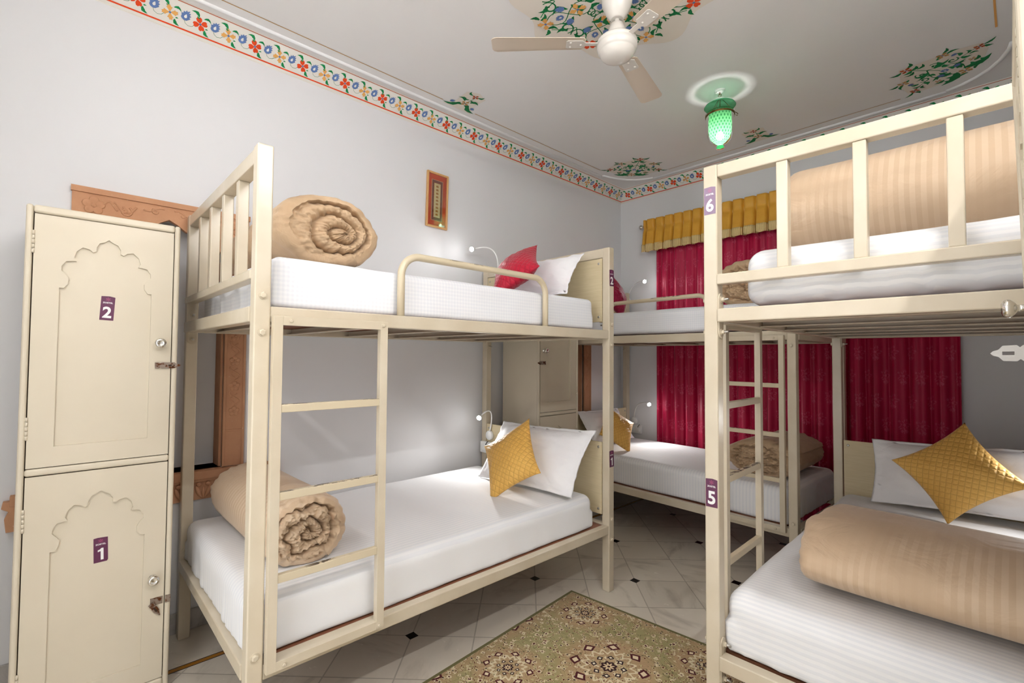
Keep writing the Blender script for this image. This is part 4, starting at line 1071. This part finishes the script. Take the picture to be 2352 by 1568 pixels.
# ---------------------------------------------------------------- ceiling fan
T = thing('ceiling_fan', (FX, FY, H), 'white three bladed ceiling fan under the painted medallion', 'ceiling fan')
mb = MB(); mb.lathe([(.048, -.001), (.066, -.012), (.074, -.040), (.070, -.070), (.052, -.110), (.034, -.135), (.028, -.140)], (0, 0, 0), 'z', 32); mb.build('canopy', 'fanwhite', T)
mb = MB(); mb.tube([(0, 0, -.13), (0, 0, -.20)], .012, 14); mb.build('down_rod', 'fanwhite', T)
mb = MB(); mb.lathe([(.016, -.155), (.032, -.165), (.042, -.195), (.052, -.228), (.052, -.232)], (0, 0, 0), 'z', 32); mb.build('motor_cup', 'fanwhite', T)
mb = MB(); mb.lathe([(.050, -.230), (.084, -.238), (.094, -.248), (.096, -.258), (.091, -.262), (.096, -.266), (.094, -.282), (.0895, -.288), (.089, -.296), (.0845, -.297), (.083, -.304), (.072, -.322), (.052, -.334), (.026, -.340), (0, -.341)], (0, 0, 0), 'z', 40); mb.build('motor', 'fanwhite', T)
for k in range(3):
    a = radians(105+120*k)
    E_ = MB(); R = lambda x, y, z: (x*cos(a)-y*sin(a), x*sin(a)+y*cos(a), z)
    zb = -.252; tw = .10
    def bl(x, y): return R(x, y, zb-y*tw-.0)
    ol = [(.165, -.048), (.575, -.066), (.592, -.058), (.600, -.04), (.600, .042), (.590, .056), (.575, .060), (.165, .050), (.150, .035), (.150, -.035)]
    E_.add([bl(x, y) for x, y in ol]+[(bl(x, y)[0], bl(x, y)[1], bl(x, y)[2]-.003) for x, y in ol], [tuple(range(10)), tuple(range(10, 20))[::-1]]+[(i, (i+1) % 10, 10+(i+1) % 10, 10+i) for i in range(10)])
    for y0 in (-.050, .043):
        P_ = [(.165, y0), (.580, y0*1.18), (.580, y0*1.18+.006), (.165, y0+.006)]
        E_.add([(bl(x, y)[0], bl(x, y)[1], bl(x, y)[2]-.004) for x, y in P_], [(0, 1, 2, 3)])
    bo = E_.build('blade', 'fanblade', T, bevel=.0012)
    I_ = MB(); ol = [(.085, -.012), (.150, -.014), (.165, -.032), (.235, -.034), (.243, -.026), (.243, .026), (.235, .034), (.165, .032), (.150, .014), (.085, .012)]
    I_.add([(bl(x, y)[0], bl(x, y)[1], bl(x, y)[2]-.0045) for x, y in ol]+[(bl(x, y)[0], bl(x, y)[1], bl(x, y)[2]-.008) for x, y in ol], [tuple(range(10)), tuple(range(10, 20))[::-1]]+[(i, (i+1) % 10, 10+(i+1) % 10, 10+i) for i in range(10)])
    for (x, y) in ((.222, -.018), (.222, .018), (.172, 0)):
        p = bl(x, y); I_.lathe([(.006, -.008), (.006, -.010), (.003, -.012), (0, -.0125)], p, 'z', 12)
    I_.build('blade_iron', 'fanwhite', bo, bevel=.001)

# ---------------------------------------------------------------- green glass pendant
PX, PY = 1.600, 2.660
T = thing('pendant_lamp', (PX, PY, H), 'lit green glass bell lantern hanging from the ceiling', 'pendant lamp')
mb = MB(); mb.lathe([(.034, 0), (.034, -.004), (.026, -.010), (.006, -.013)], (0, 0, 0), 'z', 24); mb.build('ceiling_rose', 'ceil', T)
mb = MB(); mb.tube([(0, 0, -.010), (0, 0, -.030)], .003, 8)
for i in range(1): mb.tube([(.010*sin(t), 0, -.032-.010*cos(t)+.0) for t in [2*pi*j/14 for j in range(15)]], .0018, 6)
mb.tube([(0, 0, -.040), (0, 0, -.22)], .0022, 8)
for k in range(3):
    a = 2*pi*k/3+.5; mb.tube([(.006*cos(a), .006*sin(a), -.05), (.094*cos(a), .094*sin(a), -.158)], .0013, 6)
    mb.tube([(.094*cos(a), .094*sin(a), -.158), (.108*cos(a), .108*sin(a), -.170), (.104*cos(a), .104*sin(a), -.182), (.095*cos(a), .095*sin(a), -.176)], .0022, 6)
mb.build('hanger', 'brass', T)
mb = MB(); mb.lathe([(.016, -.046), (.022, -.050), (.040, -.060), (.070, -.078), (.092, -.096), (.099, -.106), (.097, -.109)], (0, 0, 0), 'z', 40, 0, True, True, False); mb.build('lid', 'glass_lid', T, fix=False)
mb = MB(); mb.lathe([(.092, -.152), (.089, -.157), (.086, -.164), (.087, -.180), (.087, -.225), (.085, -.262), (.078, -.302), (.062, -.335), (.038, -.356), (.020, -.364), (.018, -.368)], (0, 0, 0), 'z', 40, 0, True, True, False)
mb.lathe([(.018, -.366), (.026, -.372), (.027, -.384), (.018, -.390), (0, -.392)], (0, 0, 0), 'z', 24, 1)
mb.build('bell_jar', ['glass_jar', 'glass_lid'], T, fix=False)
mb = MB(); mb.lathe([(.0885, -.162), (.0905, -.163), (.0905, -.174), (.0885, -.175)], (0, 0, 0), 'z', 36, caps=False); mb.build('band', 'brass', T)
mb = MB(); mb.lathe([(0, -.274), (.008, -.275), (.012, -.281), (.022, -.292), (.026, -.304), (.022, -.318), (.010, -.326), (0, -.327)], (0, 0, 0), 'z', 20); mb.build('bulb', 'e_bulb', T)
pl = bpy.data.lights.new('pendant_bulb_light', 'POINT'); pl.energy = PEND_W; pl.shadow_soft_size = .006; pl.color = (.95, 1, .97)
po = bpy.data.objects.new('bulb_light', pl); COL.objects.link(po); po.parent = T; po.location = (0, 0, -.266)

# ---------------------------------------------------------------- reading lamps and switch plates
def spot(name, loc, aim, e, size=95, blend=.9, r=.02, c=(1, .985, .96)):
    L_ = bpy.data.lights.new(name, 'SPOT'); L_.energy = e; L_.spot_size = radians(size); L_.spot_blend = blend; L_.shadow_soft_size = r; L_.color = c
    return L_
def reading(base, nrm, path, label, aim, e, size=95):
    """base centre on its board, nrm outward, path of the gooseneck (world points)"""
    T = thing('reading_lamp', base, label, 'reading lamp', 'gooseneck reading lamps at the bed heads')
    b = Vector(base); q = [Vector(x)-b for x in path]
    mb = MB(); n = Vector(nrm).normalized(); ax = 'y' if abs(n.y) > .5 else 'x'; s = n.y if ax == 'y' else n.x
    mb.lathe([(.033, 0), (.035, .003*s), (.035, .019*s), (.032, .023*s), (0, .024*s)], (0, 0, 0), ax, 32); mb.build('base', 'plastic', T)
    mb = MB(); mb.tube(q, .0055, 10); mb.build('gooseneck', 'plastic', T)
    d = (Vector(aim)-Vector(path[-1])).normalized(); e_ = q[-1]
    mb = MB(); mb.tube([e_-d*.012, e_, e_+d*.016, e_+d*.030], [.007, .012, .016, .017], 18); mb.build('lamp_head', 'plastic', T)
    mb = MB(); mb.tube([e_+d*.0295, e_+d*.034, e_+d*.038], [.0165, .017, .011], 18); mb.build('led', 'e_led', T)
    L_ = spot('reading_lamp_light', None, None, e, size); lo = bpy.data.objects.new('light_beam', L_); COL.objects.link(lo); lo.parent = T
    lo.location = e_+d*.05; lo.rotation_euler = d.to_track_quat('-Z', 'Y').to_euler()
    return T
def neck(p0, p1, p2, n=14):
    p0, p1, p2 = Vector(p0), Vector(p1), Vector(p2)
    return [p0*(1-t)**2+p1*2*t*(1-t)+p2*t*t for t in [i/n for i in range(n+1)]]
reading((.145, 1.952, .795), (0, -1, 0), neck((.150, 1.940, .828), (.185, 1.97, 1.06), (.130, 1.86, .945)), 'white gooseneck reading lamp lit at the head of the left lower bunk', (.72, .95, .57), LAMP_W, 130)
reading((.235, 1.952, 2.02), (0, -1, 0), neck((.235, 1.935, 2.05), (.225, 1.95, 2.27), (.110, 1.80, 2.200)), 'white gooseneck reading lamp lit at the head of the left upper bunk', (.55, .6, 1.95), LAMP_W*.3, 130)
reading((.172, 3.898, .742), (0, -1, 0), neck((.172, 3.882, .775), (.20, 3.86, .96), (.40, 3.775, .945)), 'white gooseneck reading lamp lit at the corner end of the back lower bunk', (1.15, 3.10, .58), LAMP_W, 130)
reading((.09, 3.898, 1.99), (0, -1, 0), neck((.095, 3.885, 2.02), (.16, 3.87, 2.19), (.345, 3.78, 2.157)), 'white gooseneck reading lamp lit at the corner end of the back upper bunk', (1.2, 3.2, 1.85), LAMP_W*.55, 120)
reading((3.10, 3.205, .795), (0, -1, 0), neck((3.10, 3.19, .83), (3.12, 3.19, 1.04), (3.10, 3.05, .98)), 'white gooseneck reading lamp added out of view at the head of the nearest lower bunk', (2.75, 2.0, .62), LAMP_W*.8, 130)  # unseen lamp, added to brighten the nearest lower bunk
def switchplate(c, label, w=.115, h=.085):
    T = thing('switch_plate', c, label, 'switch', 'white switch plates by the bed heads')
    mb = MB(); mb.box(-w/2, w/2, -.022, 0, -h/2, h/2); mb.build('box', 'plastic', T, bevel=.004)
    for x in (-.034, -.006):
        mb = MB(); mb.box(x-.011, x+.011, -.026, -.0215, -.020, .020); mb.build('rocker', 'plastic', T, bevel=.002)
    mb = MB(); mb.box(.016, .044, -.045, -.0215, -.020, .022); mb.build('plug', 'plastic', T, bevel=.004)
    mb = MB(); mb.tube([(.030, -.040, .020), (.034, -.040, .036), (.046, -.032, .052)], .003, 8); mb.build('cable', 'black_metal', T)
switchplate((.105, 1.952, .700), 'white switch plate under the reading lamp of the left lower bunk')
switchplate((.200, 3.899, .658), 'white switch plate under the reading lamp of the back lower bunk')

# rug: a woven slab whose pattern lives in its material (v runs away from the near edge)
mb = MB(); RU, RV = 1.02, 1.95
P = [[(RU*i/24, RV*j/48, .0068+.0006*sin(i*1.7)*sin(j*1.3)) for j in range(49)] for i in range(25)]
mb.grid(P, 0, True)
n_, m_ = 25, 49
edge = [(i, 0) for i in range(25)]+[(24, j) for j in range(1, 49)]+[(i, 48) for i in range(23, -1, -1)]+[(0, j) for j in range(47, 0, -1)]
pts = [P[i][j] for i, j in edge]; k = len(pts)
mb.add(pts+[(p[0], p[1], .0006) for p in pts], [(i, (i+1) % k, k+(i+1) % k, k+i) for i in range(k)])
ro = mb.build('rug', 'rug', None); ro.matrix_world = Matrix(((.9965, .083, 0, 1.067), (.083, -.9965, 0, 1.800), (0, 0, 1, 0), (0, 0, 0, 1)))
tag(ro, 'floral green and tan woven rug on the marble floor', 'rug')

# ---------------------------------------------------------------- the room's tube light (on the wall behind the camera), then an added fill tube
def tubelight(loc, rz, label, mat):
    T = thing('tube_light', loc, label, 'tube light', None, rz)
    mb = MB(); mb.box(-.62, .62, .0, .045, .03, .075); mb.build('batten', 'plastic', T, bevel=.004)
    for x in (-.60, .60):
        mb = MB(); mb.box(x-.012, x+.012, .02, .085, -.02, .035); mb.build('tube_holder', 'plastic', T, bevel=.003)
    mb = MB(); mb.tube([(-.59, .065, 0), (.59, .065, 0)], .014, 14); mb.build('tube', mat, T)
tubelight((1.66, YF, 2.50), 0, 'white fluorescent tube light on the wall behind the viewer', 'e_tube')
tubelight((W, .30, 2.78), pi/2, 'white fluorescent fill tube light added high on the right wall', 'e_fill_tube')  # unseen tube added as fill, to even out the room's brightness

# ---------------------------------------------------------------- camera, world, view
cd = bpy.data.cameras.new('camera'); cam = bpy.data.objects.new('camera', cd); COL.objects.link(cam)
yaw, pit, rol = .8153, .0312, .0067
fw_ = Vector((-sin(yaw)*cos(pit), cos(yaw)*cos(pit), sin(pit))); rt = Vector((cos(yaw), sin(yaw), 0)); upv = rt.cross(fw_)
r2_ = rt*cos(rol)+upv*sin(rol); u2_ = upv*cos(rol)-rt*sin(rol)
mw = Matrix((r2_, u2_, -fw_)).transposed().to_4x4(); mw.translation = (2.9313, -.4557, 1.3941); cam.matrix_world = mw
cd.sensor_fit = 'HORIZONTAL'; cd.sensor_width = 36; cd.lens = 1103.3/2352*36; cd.clip_start = .03
SC.camera = cam
w_ = bpy.data.worlds.new('world'); SC.world = w_; w_.use_nodes = True
w_.node_tree.nodes['Background'].inputs[0].default_value = (.95, .97, 1, 1); w_.node_tree.nodes['Background'].inputs[1].default_value = WORLD_E
SC.view_settings.view_transform = 'Standard'; SC.view_settings.look = 'None'; SC.view_settings.gamma = 1
SC.view_settings.exposure = EXPO; SC.view_settings.use_curve_mapping = False
